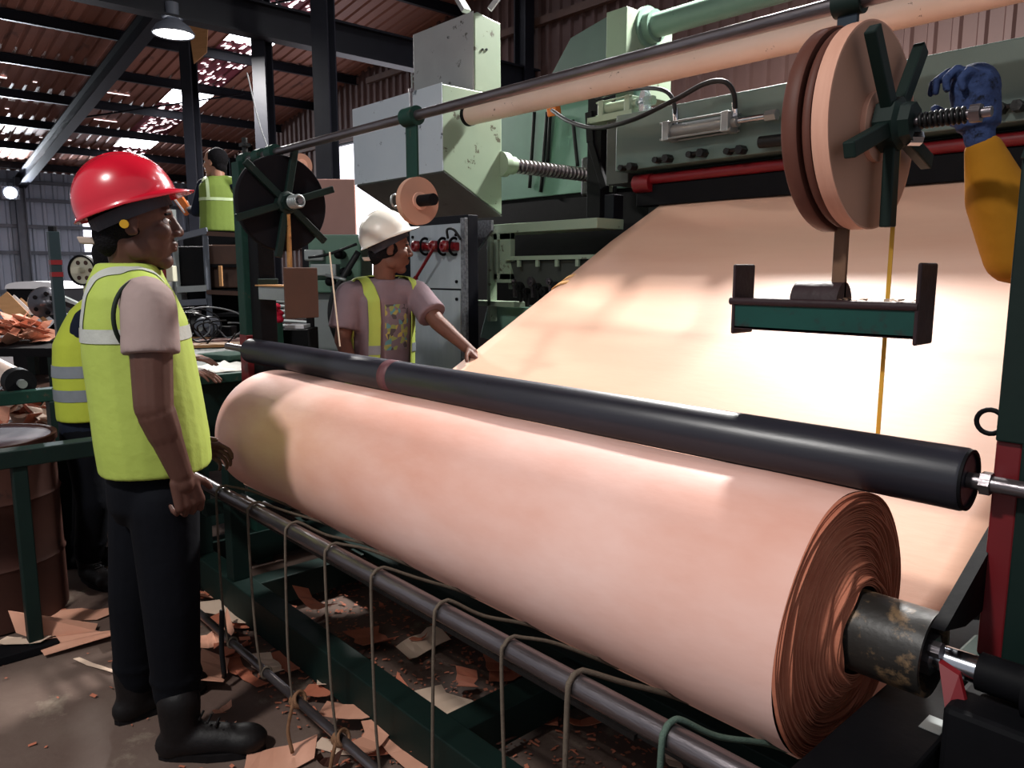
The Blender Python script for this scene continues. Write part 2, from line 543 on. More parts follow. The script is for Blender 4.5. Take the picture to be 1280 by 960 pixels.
# wall at the far end, blue grey cladding with a bright opening
wl = thing('wall_left', 'blue grey corrugated end wall of the shed', 'wall')
wl['kind'] = 'structure'
del wl['category']
def ribbed(width, h0, h1, pitch, depth, top=None):
    """upright corrugated sheet in the (u, z) plane, ribs along z"""
    n = int(round(width / pitch))
    prof = []
    for i in range(n):
        u = i * pitch
        prof += [(u, 0), (u + pitch * .55, 0), (u + pitch * .65, depth), (u + pitch * .9, depth)]
    prof.append((width, 0))
    m = len(prof)
    t = top or (lambda u: h1)
    vs = [(u, d, h0) for u, d in prof] + [(u, d, t(u)) for u, d in prof]
    return MB().add(vs, [(i, i + 1, m + i + 1, m + i) for i in range(m - 1)])
wy0, wy1, wz0, wz1 = 6.1, 7.0, 1.2, 3.26
segs = [-3 + .91 * i for i in range(11)]
def wl_sheet(y, width, z0, z1):
    mb = ribbed(width, z0, z1, width / 3, .05)
    mb.v = [V((XW + p.y, y + p.x, p.z)) for p in mb.v]
    mb.build('cladding_sheet', 'clad_blue', wl)
for i in range(10): wl_sheet(-3 + .91 * i, .91, 0, 4.3)
wl_sheet(wy0, .9, 0, wz0)
wl_sheet(wy0, .9, wz1, 4.3)
wl_sheet(7.0, .9, 0, 4.3); wl_sheet(7.9, .75, 0, 4.3); wl_sheet(8.65, .75, 0, 4.3)
for z in (.9, 2.0, 2.75, 3.5, 4.0):
    MB().box((XW + .06, -3, z - .05), (XW + .14, YW, z + .05)).build('girt', 'steel2', wl)
for y in (3.4, 4.5, 9.2):
    MB().ibeam((XW + .25, y, 0), (XW + .25, y, 4.1), .2, .25, .03, (0, 1, 0)).build('stanchion', 'steel2', wl)
win = MB().box((XW - .05, wy0, wz0), (XW - .02, wy1, wz1)).build('window_1', 'win')
struct(win, 'overexposed opening in the blue grey end wall')
MB().box((XW, wy0 - .05, wz1), (XW + .1, wy1 + .05, wz1 + .08)).build('window_frame', 'steel2', win)

# long wall behind the machine
wr = thing('wall_right', 'brown ribbed cladding wall behind the peeling machine', 'wall')
wr['kind'] = 'structure'
del wr['category']
dx0, dx1, dz1 = -17.2, -12.4, 4.35
x = XW
while x < 3:
    wdt = min(1.0, 3 - x)
    if x < dx0 < x + wdt: wdt = dx0 - x
    if x < dx1 < x + wdt: wdt = dx1 - x
    z0 = dz1 if dx0 - .01 <= x < dx1 - .01 else 0
    mb = ribbed(wdt, z0, 0, wdt / max(1, round(wdt / .25)), .045, lambda u, x=x: zroof(x + u) + .05)
    mb.v = [V((x + p.x, YW - p.y, p.z)) for p in mb.v]
    mb.build('cladding_sheet', 'clad_brown', wr)
    x += wdt
for z in (2.1, 3.45, 4.45, 5.55, 6.6):
    xs = -26 + max(0, (z + .3 - 4.3) / .14)
    for a, b in (((xs, min(3, dx0)) if z < dz1 else (xs, 3)), (dx1, 3) if z < dz1 else (None, None)):
        if a is not None and b > a: MB().box((a, YW - .16, z - .06), (b, YW - .06, z + .06)).build('girt', 'brown', wr)
for x in (-22, -9.75):
    MB().ibeam((x, YW - .3, 0), (x, YW - .3, zroof(x) - .2), .2, .28, .03, (1, 0, 0)).build('stanchion', 'steel', wr)
dr = MB().box((dx0, YW - .01, 0), (dx1, YW + .02, dz1)).build('door_1', 'win')
struct(dr, 'wide bright daylit doorway in the brown wall')
MB().box((dx0, YW - .1, dz1), (dx1, YW, dz1 + .15)).build('door_lintel', 'steel', dr)

# columns on the middle row, and the tie beam between
def column(px, wd, label, X, z1=None):
    p = W(px, 120, Y=4.6)
    o = MB().ibeam((p.x, 4.6, 0), (p.x, 4.6, zroof(p.x) - .5), wd, wd * 1.05, .03, (.55, -.83, 0)).build('column', 'steel')
    o['label'] = label
    return struct(o)
c1 = column(238, .18, 'dark steel column left of the hard-hatted lime vests, under the hanging board', 0)
c2 = column(330, .19, 'dark steel column rising behind the left tape reel', 0)
c3 = column(407, .20, 'broad dark steel column right of the left tape reel', 0)
xb = W(335, 60, Y=4.6).x
o = MB().ibeam((xb, 1.0, 4.62), (xb, YW, 4.62), .22, .42, .03).build('beam', 'steel')
struct(o, 'dark tie beam across the shed at the column heads')

# high bay lamps, floodlight
def high_bay(p, label, watts, hang, group=None):
    t = thing('high_bay_lamp', label, 'lamp', p, group)
    P = V(p)
    MB().lathe(P, (0, 0, 1), [(0, .235), (.02, .24), (.10, .19), (.16, .10), (.17, .098), (.15, .085), (.09, .17), (.015, .225)], 32, True).build('lamp_shade', 'steel2', t, 1)
    MB().cyl(P + V((0, 0, .17)), P + V((0, 0, .36)), .075, 16).build('ballast_housing', 'steel2', t, 2)
    MB().cyl(P + V((0, 0, .36)), P + V((0, 0, hang)), .012, 6).build('hanging_rod', 'steel', t)
    MB().lathe(P + V((0, 0, .012)), (0, 0, 1), [(0, .0), (0, .215), (.012, .215)], 32).build('lens', 'lampglow', t)
    ld = bpy.data.lights.new('lamp_light', 'AREA')
    ld.shape = 'DISK'
    ld.size = .42
    ld.energy = watts
    ld.color = (1, .97, .93)
    lo = bpy.data.objects.new('lamp_light', ld)
    COL.objects.link(lo)
    lo.parent = t
    lo.location = (0, 0, -.01)
lp = W(217, 44, D=9)
high_bay(lp, 'round white high bay lamp hanging beside the plywood board', LAMP_W * .55, zroof(lp.x) - lp.z)
high_bay((-3.4, 5.6, 5.0), 'high bay lamp over the peeling machine', LAMP_W, zroof(-3.4) - 5.0)
high_bay((-1.1, -1.9, 4.5), 'high bay lamp over the aisle in front of the roll', LAMP_W * FRONT_K, zroof(-1.1) - 4.5)
fp = W(13, 241, X=-25.35)
t = thing('floodlight', 'glaring white floodlight on the far end wall', 'lamp', fp)
MB().box(fp + V((-.12, -.22, -.18)), fp + V((0, .22, .18))).build('housing', 'steel2', t)
MB().cyl(fp, fp + V((.012, 0, 0)), .15, 24).build('lens', emit('flood_glow', '#f2f6ff', 60), t)
MB().bar(fp + V((-.4, 0, .1)), fp + V((-.1, 0, .1)), .05, .05).build('bracket', 'steel', t)
ld = bpy.data.lights.new('flood_light', 'SPOT')
ld.energy = FLOOD_W
ld.spot_size = 2.4
ld.color = (.85, .92, 1)
ld.shadow_soft_size = .18
lo = bpy.data.objects.new('flood_light', ld)
COL.objects.link(lo)
lo.parent = t
lo.location = (.05, 0, 0)
lo.rotation_euler = (0, math.radians(-80), 0)

# plywood sheet hanging at the head of the left column
a, b, c, d = [W(*q, D=10.2) for q in ((236, 30), (261, 20), (259, 66), (243, 80))]
tag(MB().prism([a, b, c, d], -FWD * .02).build('plywood_board', 'wood'), 'tan plywood board fixed to the column head beside the hanging lamp', 'board')
# ------------------------------------------------------------------ veneer roll, roller, sheet
RY, RZ, RR = 1.30, .827, .241            # the roll's axis and radius
RX0, RX1 = -2.85, -.552
rg = random.Random(11)
t = thing('veneer_roll', 'big roll of pink-brown wood veneer wound on a dark steel core', 'veneer roll', (-1.7, RY, RZ - RR))
prof = []
n = 72
def rr_(a): return 1 + .004 * math.sin(2 * a + 1) + .003 * math.sin(3 * a)
mb = MB()
vs, fs = [], []
rings = [(RX0, .080), (RX0, RR * .99), (RX0 + .01, RR)] + [(RX0 + (RX1 - RX0) * k / 24, RR * (1 + .006 * math.sin(k * .9) * math.sin(k * .37))) for k in range(1, 24)]
for x, r in rings:
    for i in range(n):
        a = 2 * PI * i / n
        vs.append((x, RY + r * math.cos(a) * rr_(a), RZ + r * math.sin(a) * rr_(a)))
vs2 = [(RX1 - .004, RR)]
m = len(rings)
for i in range(n):
    a = 2 * PI * i / n
    vs.append((RX1 - .003 + .004 * math.sin(3 * a), RY + RR * math.cos(a) * rr_(a), RZ + RR * math.sin(a) * rr_(a)))
for j in range(m):
    for i in range(n):
        i2 = (i + 1) % n
        fs.append((j * n + i, j * n + i2, (j + 1) * n + i2, (j + 1) * n + i))
mb.add(vs, fs)
mb.build('wound_veneer', 'veneer', t, 1)
# the near end: uneven edges of the windings
mb = MB()
vs, fs = [], []
NR = 46
ph = [(rg.random() * 6.28, rg.random() * 6.28, rg.random()) for _ in range(NR + 1)]
def ring(r, k, edge):
    out = []
    for i in range(n):
        a = 2 * PI * i / n
        q = .0055 * ph[k][2] * (1 + .8 * math.sin(a * 2 + ph[k][0])) + .004 * math.sin(5 * a + ph[k][1]) * ph[k][2]
        base = RX1 + .030 * math.exp(-((r - .08) / .05) ** 2)
        x = base + q - edge * .006
        s_ = 1 + .006 * math.sin(3 * a + ph[k][1]) * (1 - r / RR)
        rr2 = rr_(a) if k > NR - 4 else 1
        out.append((x, RY + r * math.cos(a) * s_ * rr2, RZ + r * math.sin(a) * s_ * rr2))
    return out
radii = [RR - (RR - .078) * k / NR for k in range(NR + 1)]
for k in range(NR):
    kk = NR - k
    r0, r1 = radii[k], radii[k + 1]
    vs += ring(r0, kk, 1) + ring(r0 - (r0 - r1) * .2, kk, 0) + ring(r1 + (r0 - r1) * .15, kk, 0)
m = len(vs) // n
for j in range(m - 1):
    for i in range(n):
        i2 = (i + 1) % n
        fs.append((j * n + i, j * n + i2, (j + 1) * n + i2, (j + 1) * n + i))
mb.add(vs, fs)
lab(mb.build('winding_edges', 'veneer_edge', t, 0), 'stacked reddish edges of the windings at the near end')
lab(MB().hollow((RX0 - .05, RY, RZ), (-.402, RY, RZ), .071, .062, 36).build('core_tube', mat('core_steel', '#1f1d1b', '#2c2926', rough=.45, metal=.1, scale=7, c3='#7a6248', spots=.5, sharp=.1, bump=.15), t, 2), 'dark steel core tube with tan scuffs')

# spindle that drives the core
t = thing('drive_spindle', 'chrome spindle with a red lever reaching into the core tube', 'spindle', (-.3, RY, RZ - .05))
MB().cyl((-.46, RY, RZ), (-.335, RY, RZ), .022, 24).build('spindle_shaft', 'chrome', t, 2)
MB().cyl((-.402, RY - .02, RZ + .02), (-.385, RY - .02, RZ + .02), .014, 8).cyl((-.43, RY, RZ), (-.40, RY, RZ), .034, 6).build('lock_nut', 'iron', t, 2)
MB().cyl((-.335, RY, RZ), (-.27, RY, RZ), .030, 24).cyl((-.27, RY, RZ), (-.16, RY, RZ), .045, 24).build('spindle_sleeve', 'black', t, 2)
MB().prism([(-.385, RY - .03, RZ + .005), (-.355, RY - .03, RZ - .005), (-.325, RY - .05, RZ - .075), (-.36, RY - .06, RZ - .06)], (0, .008, .004)).build('lever', 'red', t)

t = thing('press_roller', 'long black press roller lying along the top of the veneer roll', 'roller', (-1.8, 1.385, 1.05))
PY, PZ, PR = 1.385, 1.108, .0535
MB().lathe((-3.235, PY, PZ), (1, 0, 0), [(0, PR - .006), (.006, PR), (2.83, PR), (2.834, PR - .002)], 40).build('roller_drum', 'rubber', t, 2)
MB().hollow((-.401, PY, PZ), (-.396, PY, PZ), PR - .002, PR - .008, 40).build('end_ring', 'black', t, 2)
MB().cyl((-.40, PY, PZ), (-.30, PY, PZ), .014, 12).build('axle', 'iron', t, 2)
MB().cyl((-3.235, PY, PZ), (-3.5, PY, PZ), .016, 12).build('axle', 'iron', t, 2)
MB().cyl((-.38, PY, PZ), (-.365, PY, PZ), .02, 6).build('axle_nut', 'iron', t, 2)
lab(MB().hollow((-2.135, PY, PZ), (-2.085, PY, PZ), PR + .0008, PR - .004, 40).build('worn_band', mat('worn_pink', '#5d3a40', '#6d474c', rough=.5, scale=20), t, 1), 'worn pinkish band round the drum')

# the sheet runs from the knife down behind the roll
TH = .003
prof = [(4.05, 1.975), (3.8, 1.828), (3.4, 1.612), (2.98, 1.385), (2.6, 1.180), (2.235, .983), (2.0, .853), (1.8, .738), (1.65, .655), (1.53, .608)]
a0 = math.atan2(.608 - RZ, 1.53 - RY)
for k in range(1, 8):
    a = a0 + (-PI / 2 - .5 - a0) * k / 7
    r = max(RR + .004, math.hypot(1.53 - RY, .608 - RZ) * (1 - k / 4) + (RR + .004) * min(1, k / 4))
    prof.append((RY + r * math.cos(a), RZ + r * math.sin(a)))
vs, fs = [], []
nx = 26
SX0, SX1 = -2.90, -.48
for j, (y, z) in enumerate(prof):
    for i in range(nx + 1):
        u = i / nx
        x = SX0 + (SX1 - .085 * max(0, min(1, (1.75 - y) / .25)) - SX0) * u
        wv = noise.noise(V((x * 1.3, y * 2.2, 2))) * .012 if 1.7 < y < 3.9 else 0
        if i == 0: x += .018 * noise.noise(V((y * 9, 0, 5)))
        vs.append((x, y, z + wv))
mb = MB()
m = nx + 1
for j in range(len(prof) - 1):
    for i in range(nx):
        fs.append((j * m + i, j * m + i + 1, (j + 1) * m + i + 1, (j + 1) * m + i))
mb.add(vs, fs)
o = mb.build('veneer_sheet', 'sheet', None, 1)
so = o.modifiers.new('thickness', 'SOLIDIFY')
so.thickness = TH
tag(o, 'wide pale veneer sheet running from the machine down behind the roll', 'veneer sheet')
fp = W(700, 357, X=-2.9)
mb = MB()
for k in range(2):
    q = fp + V((.0, -.05 + .07 * k, -.024 + .036 * k))
    pts = bez([q, q + V((-.012, .02, .022)), q + V((.015, .055, .040)), q + V((.06, .07, .040))], 6)
    vs = []
    for i, p in enumerate(pts):
        wd = .026 * (1 - abs(i / len(pts) - .4))
        vs += [p + V((wd * .2, -wd, -wd * .54)), p + V((wd * .2, wd, wd * .54))]
    mb.add(vs, [(2 * i, 2 * i + 1, 2 * i + 3, 2 * i + 2) for i in range(len(pts) - 1)])
lab(mb.build('torn_flap', 'flap', o, 1), 'curled orange-brown torn flap on the edge')
bpy.data.objects['torn_flap'].matrix_parent_inverse = Matrix.Translation(-o.location)
bpy.data.objects['torn_flap'].modifiers.new('thickness', 'SOLIDIFY').thickness = .002

# front pipes with the strings
GY = .95
t1 = MB().cyl((-3.15, GY, .708), (.35, GY, .708), .0215, 20).build('guard_pipe', 'iron', None, 2)
tag(t1, 'scraped dark steel pipe in front of the roll that strings hang over', 'pipe')
t2 = MB().cyl((-3.1, GY, .172), (.3, GY, .172), .0135, 14).build('low_pipe', 'iron', None, 2)
tag(t2, 'thin dark pipe near the floor under the string rail', 'pipe')
sx = [-2.50, -2.246, -1.988, -1.756, -1.528, -1.272, -1.049, -.871, -.665]
nth = ['farthest string over the front pipe, beside the dark trousers, with a black tail', 'second string from the far end of the front pipe, ending by torn scraps', 'third string from the far end, tied with a loose knot on the low pipe',
       'fourth string from the far end, with a thick brown knot and tail below', 'fifth string from the far end of the front pipe, in the middle of the row',
       'fourth string from the near end of the front pipe', 'third string from the near end of the front pipe', 'brown string second from the near end of the front pipe', 'greenish string nearest the end of the roll']
for k, x in enumerate(sx):
    R_ = .0215 + .004
    zt = .708
    lean = .015 * math.sin(k * 2.3)
    pts = [(x + lean * 1.5, GY - R_ + .01, .165), (x + lean, GY - R_ - .002, .35), (x, GY - R_ - .002, zt - .03), (x, GY - R_ * .72, zt + R_ * .72), (x, GY + .004, zt + R_ + .001), (x + .005, GY + R_ * .9, zt + R_ * .8),
           (x + .03, GY + .09, zt - .005 - .01 * (k % 3)), (x + .07, GY + .2, zt - .07), (x + .10, GY + .34, zt - .16)]
    t = thing('guard_string', nth[k], 'string', (x, GY - R_, .15), 'strings hung over the front pipe')
    MB().tube(bez(pts, 6), .0042 if k < 7 else .0055, 6).build('cord', 'greenstring' if k == 8 else 'string', t, 1)
    if k in (2, 3):
        mb = MB()
        for q in range(4):
            mb.torus((x + lean + .006 * (q - 1.5), GY, .172 + .004 * q), V((1, .3 * (q - 1.5), .15 * q)), .022, .005, 16, 6)
        mb.tube(bez([(x + lean, GY - .02, .172), (x + lean - .008, GY - .035, .09), (x + lean + .005, GY - .03, .02)], 5), .006, 6)
        lab(mb.build('knot', 'knot', t, 1), 'brown knot round the low pipe')
    elif k < 6:
        MB().torus((x + lean * 1.5, GY, .172), (1, .1, .1), .0175, .0042, 16, 6).build('loop', 'string', t, 1)
    if k == 0:
        MB().tube(bez([(x + lean, GY - .03, .30), (x - .01, GY - .035, .16), (x - .012, GY - .03, .05)], 5), .009, 6).build('tail', 'cable', t, 1)

# ------------------------------------------------------------------ the reeler's green frame
t = thing('reeler_frame', 'dark green steel floor frame and posts that carry the veneer roll', 'machine frame', (-1.8, 1.5, 0))
def bm_(p, q, w, h, name='beam', m='dgreen', bev=.004): return MB().bar(p, q, w, h).build(name, m, t, 0, bev)
bm_((-3.9, 1.20, .10), (.5, 1.20, .10), .09, .14, 'floor_beam')
bm_((-3.6, 1.80, .10), (.5, 1.80, .10), .09, .14, 'floor_beam')
for x in (-3.0, -1.62, -.42): bm_((x, 1.245, .10), (x, 1.755, .10), .10, .12, 'cross_beam')
bm_((-3.3, 1.16, .42), (-3.3, 1.9, .42), .06, .06, 'cross_beam')
for x, y in ((-3.05, 1.2), (-3.45, 1.2)): MB().bar((x, y, .17), (x, y, .66), .07, .07, (1, 0, 0)).build('upright', 'dgreen', t, 0, .003)
# thin dark bars lying behind the pipe
for k in range(5):
    bm_((-3.3 + .1 * k, 1.06 + .05 * k, .60 - .02 * k), (-.9 + .12 * k, 1.16 + .05 * k, .50 - .03 * k), .012, .012, 'loose_bar', 'greasy', 0)
# near post: dark green above, red below
MB().box((-.373, 1.41, 1.175), (-.29, 1.475, 1.625)).build('post', 'dgreen', t, 0, .003)
lab(MB().box((-.374, 1.42, .80), (-.336, 1.47, 1.175)).build('red_post_plate', 'redpost', t, 0, .003), 'red painted plate of the near post')
MB().box((-.335, 1.41, .80), (-.27, 1.48, 1.22)).build('post', 'dgreen', t, 0, .003)
MB().prism([(-.372, 1.40, 1.625), (-.372, 1.46, 1.625), (-.372, 1.43, 1.66)], (.07, 0, 0)).build('post_tip', 'dgreen', t)
MB().torus((-.384, 1.415, 1.205), (0, 1, 0), .020, .0042, 20, 8).build('ring', 'black', t, 1)
MB().box((-.40, 1.36, .745), (-.28, 1.50, .80)).build('post_foot', 'dgreen2', t, 0, .006)
MB().prism([W(1240, 650, X=-.39), W(1163, 784, X=-.39), W(1190, 778, X=-.39), W(1236, 738, X=-.39)], (.02, 0, 0)).build('gusset', 'black', t)
# swing arm under the near end of the core
MB().bar((-.43, .75, .665), (-.43, 1.95, .665), .13, .10).build('swing_arm', 'black', t, 0, .006)
_wp = W(1168, 906, Z=.7158)
lab(MB().obox((_wp.x, _wp.y, .7155), (.016, 0, 0), (0, .024, 0), (0, 0, .0008)).build('worn_patch', 'alu', t), 'bare shiny patch on the swing arm')
MB().box((-.36, 1.22, .62), (-.12, 1.38, .79)).build('bearing_block', 'black', t, 0, .01)
MB().box((-.40, 1.9, 0), (-.30, 2.0, .62)).build('arm_leg', 'dgreen', t, 0, .003)
MB().box((-.48, .80, 0), (-.38, .88, .615)).build('arm_leg', 'dgreen', t, 0, .003)
MB().box((-.10, 1.2, 0), (.3, 1.5, 1.2)).build('drive_housing', 'dgreen', t, 0, .01)
# far post
MB().box((-3.63, 1.50, 0), (-3.55, 1.58, 1.96)).build('post', 'dgreen2', t, 0, .003)
lab(MB().box((-3.632, 1.498, .70), (-3.548, 1.582, 1.15)).build('red_post_plate', 'redpost', t, 0, .003), 'red painted lower part of the far post')
MB().box((-3.53, 1.52, .3), (-3.425, 1.60, 1.93)).build('post_backing', 'black', t, 0, .003)
MB().bar((-3.58, 1.2, .1), (-3.58, 1.9, .1), .09, .14).build('cross_beam', 'dgreen', t)

# ------------------------------------------------------------------ rod over the roll and the tape reels
HZ, HYY = 1.972, 1.55
t = thing('overhead_rod', 'long dark steel rod running overhead along the reels', 'rod', (-2.2, HYY, HZ))
MB().cyl((-3.64, HYY, HZ), (.4, HYY, HZ), .0165, 18).build('rod', 'iron', t, 2)
def collar(x, r=.032, L=.07): return MB().hollow((x - L / 2, HYY, HZ), (x + L / 2, HYY, HZ), r, .0165, 20).build('clamp_collar', 'dgreen2', t, 2)
for x in (-3.58, -3.42, -2.22): collar(x)
MB().cyl((-2.22, HYY, HZ + .03), (-2.22, HYY, HZ + .085), .005, 8).cyl((-2.22, HYY, HZ + .08), (-2.22, HYY, HZ + .09), .010, 6).build('clamp_bolt', 'iron', t, 2)
MB().cyl((-3.58, HYY, HZ + .03), (-3.58, HYY, HZ + .10), .014, 8).box((-3.60, HYY - .02, HZ + .06), (-3.56, HYY + .02, HZ + .075)).build('clamp_bolt', 'greasy', t, 2)
MB().box((-2.252, HYY - .004, 1.69), (-2.188, HYY + .006, HZ - .02)).build('hanger_strap', 'dgreen2', t, 0, .002)
MB().cyl((-2.235, HYY, 1.690), (-2.10, HYY, 1.690), .020, 16).build('reel_pin', 'black', t, 2)
MB().torus((-2.33, HYY, 1.70), (1, .3, 0), .022, .004, 16, 6).cyl((-2.33, HYY, 1.678), (-2.24, HYY, 1.685), .006, 6).build('wire_eye', 'alu', t, 1)

t = thing('small_tape_reel', 'small tan tape reel on the middle hanger strap above the white helmet', 'tape reel', (-2.19, HYY, 1.61))
MB().hollow((-2.205, HYY, 1.690), (-2.18, HYY, 1.690), .080, .022, 40).build('tape_disc', 'tape', t, 2)
MB().hollow((-2.182, HYY, 1.690), (-2.174, HYY, 1.690), .030, .020, 24).build('core_ring', 'tapelight', t, 2)

def spider(t, x, c, L, n, a0, wd, m='dgreen'):
    for k in range(n):
        a = a0 + 2 * PI * k / n
        d = V((0, math.cos(a), math.sin(a)))
        e = V((0, -math.sin(a), math.cos(a)))
        p = c + V((x, 0, 0))
        MB().obox(p + d * L * .52, d * L * .5, e * wd, V((.011, 0, 0))).build('spider_arm', m, t, 0, .003)
    MB().lathe(c + V((x - .02, 0, 0)), (1, 0, 0), [(0, .05), (.035, .05), (.042, .04), (.06, .036)], 8).build('hub', m, t, 2)

# right hand stand
RC = V((-.69, HYY, 1.728))
t = thing('reel_stand', 'dark green reel stand with star holder, hanging by the near post', 'reel stand', (RC.x, RC.y, 1.31))
MB().box((-.748, HYY - .006, 1.90), (-.708, HYY + .006, HZ + .12)).build('hanger_strap', mat('blue_black', '#182430', '#1d2a36', rough=.5), t, 0, .002)
MB().hollow((-.755, HYY, HZ), (-.70, HYY, HZ), .026, .0165, 20).build('clamp_collar', 'dgreen', t, 2)
MB().cyl((-.80, HYY, 1.728), (-.462, HYY, 1.728), .009, 16).build('reel_shaft', 'iron', t, 2)
spider(t, .062, RC, .188, 5, math.radians(-88), .015)
mb = MB()
for k in range(9): mb.torus((RC.x + .112 + .009 * k, HYY, 1.728), (1, .12, .1), .0125, .0036, 16, 6)
mb.build('spring', 'greasy', t, 1)
MB().cyl((-.495, HYY, 1.728), (-.478, HYY, 1.728), .017, 6).build('lock_nut', 'iron', t, 2)
MB().cyl((-.60, HYY, 1.70), (-.585, HYY + .02, 1.70), .014, 8).build('lock_nut', 'chrome', t, 2)
lab(MB().box((-.728, HYY - .005, 1.352), (-.70, HYY + .006, 1.54)).build('tray_hanger', mat('rusty_hanger', '#5d4338', '#73553f', rough=.6, scale=18, stretch=(1, 1, .3)), t, 0, .002), 'narrow rusty bar that carries the tray')
TZ = 1.325
def tray(t, x0, x1, y0, y1, z0, z1, plate):
    MB().box((x0, y0, z0), (x1, y0 + .006, z1 - .012)).build('tray_side', 'traygreen', t, 0, .002)
    MB().box((x0, y1 - .006, z0), (x1, y1, z1)).build('tray_side', 'traymetal', t, 0, .002)
    MB().box((x0, y0, z0), (x1, y1, z0 + .006)).build('tray_floor', 'traymetal', t)
    MB().cyl((x0 - .008, y0, z1 - .006), (x1 + .002, y0, z1 - .006), .0085, 10).build('tray_lip', 'traymetal', t, 2)
    for x in (x0, x1): MB().box((x - .004, y0 - .004, z0 - .012), (x + .004, y1 + .004, z1 + plate)).build('end_plate', 'traymetal', t, 0, .004)
tray(t, -.93, -.545, 1.51, 1.585, 1.325, 1.392, .075)
mb = MB()
pr = [V((0, .036 * math.cos(a), .045 * math.sin(a))) for a in [PI * k / 8 for k in range(9)]]
mb.prism([V((-.80, 1.548, 1.385)) + p for p in pr], (.10, 0, .0)).build('brush_block', 'traymetal', t, 2)
rg2 = random.Random(5)
mb = MB()
for k in range(60):
    p = V((-.70 + .14 * rg2.random(), 1.52 + .05 * rg2.random(), 1.388 + .010 * rg2.random()))
    d = V((rg2.uniform(-1, 1), rg2.uniform(-1, 1), rg2.uniform(-.4, .4))) * .008
    e = V((rg2.uniform(-1, 1), rg2.uniform(-1, 1), rg2.uniform(-.4, .4))) * .006
    mb.add([p - d, p + e, p + d, p - e], [(0, 1, 2, 3)])
o = tag(mb.build('shavings', 'scrap3'), 'loose pale shavings heaped in the hanging tray', 'shavings', None, 'stuff')
MB().box((-.70, 1.515, 1.331), (-.555, 1.58, 1.388)).build('shavings_bed', 'brown', t)

def disc(name, label, x0, x1, r, m, ri=.03, rim=None, group='tape rolls on the right stand', bulge=0, cy=0):
    t = thing(name, label, 'tape roll', ((x0 + x1) / 2, HYY, RC.z - r), group)
    MB().lathe((x0, HYY + cy, RC.z), (1, 0, 0), [(0, ri), (0, r * .985), (.004, r), (x1 - x0 - .004, r), (x1 - x0, r * .985), (x1 - x0 - bulge, ri)], 64, True).build('tape_winding', m, t, 2)
    return t
d1 = disc('tape_roll', 'tan tape roll in front, nearest the green star holder', -.694, -.662, .194, 'tape')
MB().hollow((-.664, HYY, RC.z), (-.652, HYY, RC.z), .066, .03, 40).build('core_ring', 'tapelight', d1, 2)
lab(MB().hollow((-.6935, HYY, RC.z), (-.6625, HYY, RC.z), .1946, .186, 64).build('rim_band', 'tapelight', d1, 2), 'pale pink outer layers of tape')
disc('tape_roll', 'narrow brown tape roll in the middle of the right stand', -.714, -.699, .191, 'tapedark')
disc('tape_roll', 'dark brown tape roll at the back of the right stand', -.752, -.722, .197, 'tapedark')
tp = MB().box((-.6365, 1.592, 1.10), (-.6285, 1.5945, 1.74)).build('tape_strand', 'yellow')
tag(tp, 'yellow tape strand hanging down to the black roller', 'tape')

# left hand stand
LC = V((-3.215, HYY, 1.748))
t = thing('reel_stand', 'black reel stand with star holder at the far end of the rod', 'reel stand', (LC.x, LC.y, 1.3))
MB().box((LC.x - .10, HYY - .006, 1.75), (LC.x - .04, HYY + .006, HZ + .02)).build('hanger_strap', 'dgreen', t, 0, .002)
MB().hollow((LC.x - .10, HYY, HZ), (LC.x - .04, HYY, HZ), .034, .0165, 20).build('clamp_collar', 'dgreen2', t, 2)
MB().cyl((LC.x - .2, HYY, LC.z), (LC.x + .17, HYY, LC.z), .012, 12).build('reel_shaft', 'iron', t, 2)
spider(t, .04, LC, .235, 6, math.radians(18), .015)
mb = MB()
for k in range(5): mb.torus((LC.x + .095 + .016 * k, HYY, LC.z), (1, .15, .1), .024, .006, 16, 6)
mb.build('spring', 'alu', t, 1)
lab(MB().box((LC.x + .03, HYY - .006, 1.36), (LC.x + .06, HYY + .006, 1.70)).build('tray_hanger', 'rust', t, 0, .002), 'rusty orange bar that carries the tray')
MB().box((LC.x - .18, 1.50, 1.325), (LC.x + .12, 1.60, 1.385)).build('tray', 'alu', t, 0, .003)
MB().box((LC.x + .12, 1.48, 1.25), (LC.x + .128, 1.64, 1.47)).build('end_plate', 'brown', t, 0, .004)
MB().box((LC.x - .188, 1.50, 1.32), (LC.x - .18, 1.60, 1.42)).build('end_plate', 'dgreen', t, 0, .004)
MB().box((LC.x - .19, 1.49, 1.386), (LC.x + .11, 1.61, 1.392)).build('tray_board', 'wood', t)
tt = thing('tape_roll', 'near-black tape roll on the far star holder', 'tape roll', (LC.x - .01, HYY, LC.z - .205))
MB().lathe((LC.x - .03, HYY, LC.z), (1, 0, 0), [(0, .03), (0, .204), (.004, .207), (.036, .207), (.04, .204), (.04, .03)], 56, True).build('tape_winding', mat('dark_tape', '#0f0d11', '#151317', rough=.85, scale=4), tt, 2)
p = W(375, 207, D=3.85)
tt = thing('small_tape_reel', 'small pinkish tape reel beside the far end of the rod', 'tape reel', p)
MB().hollow(p + V((-.05, 0, 0)), p + V((.02, 0, 0)), .058, .012, 32).build('tape_disc', 'tape', tt, 2)
MB().hollow(p + V((.02, 0, 0)), p + V((.024, 0, 0)), .03, .012, 24).build('core_ring', 'tapelight', tt, 2)
MB().obox(p + V((-.03, .01, -.10)), RIGHT * .055 + Z * .02, V((0, .006, 0)), Z * .075 + RIGHT * -.01).build('tan_offcut', 'wood', tt)  # tan offcut hung on the reel
a = W(412, 315, X=LC.x + .13); b = W(425, 433, D=3.5)
tag(MB().tube([a, (a + b) / 2 + V((0, 0, -.004)), b], .004, 6).build('hanging_cord', 'whitecord'), 'thin white cord running down from the far tape reel', 'cord')
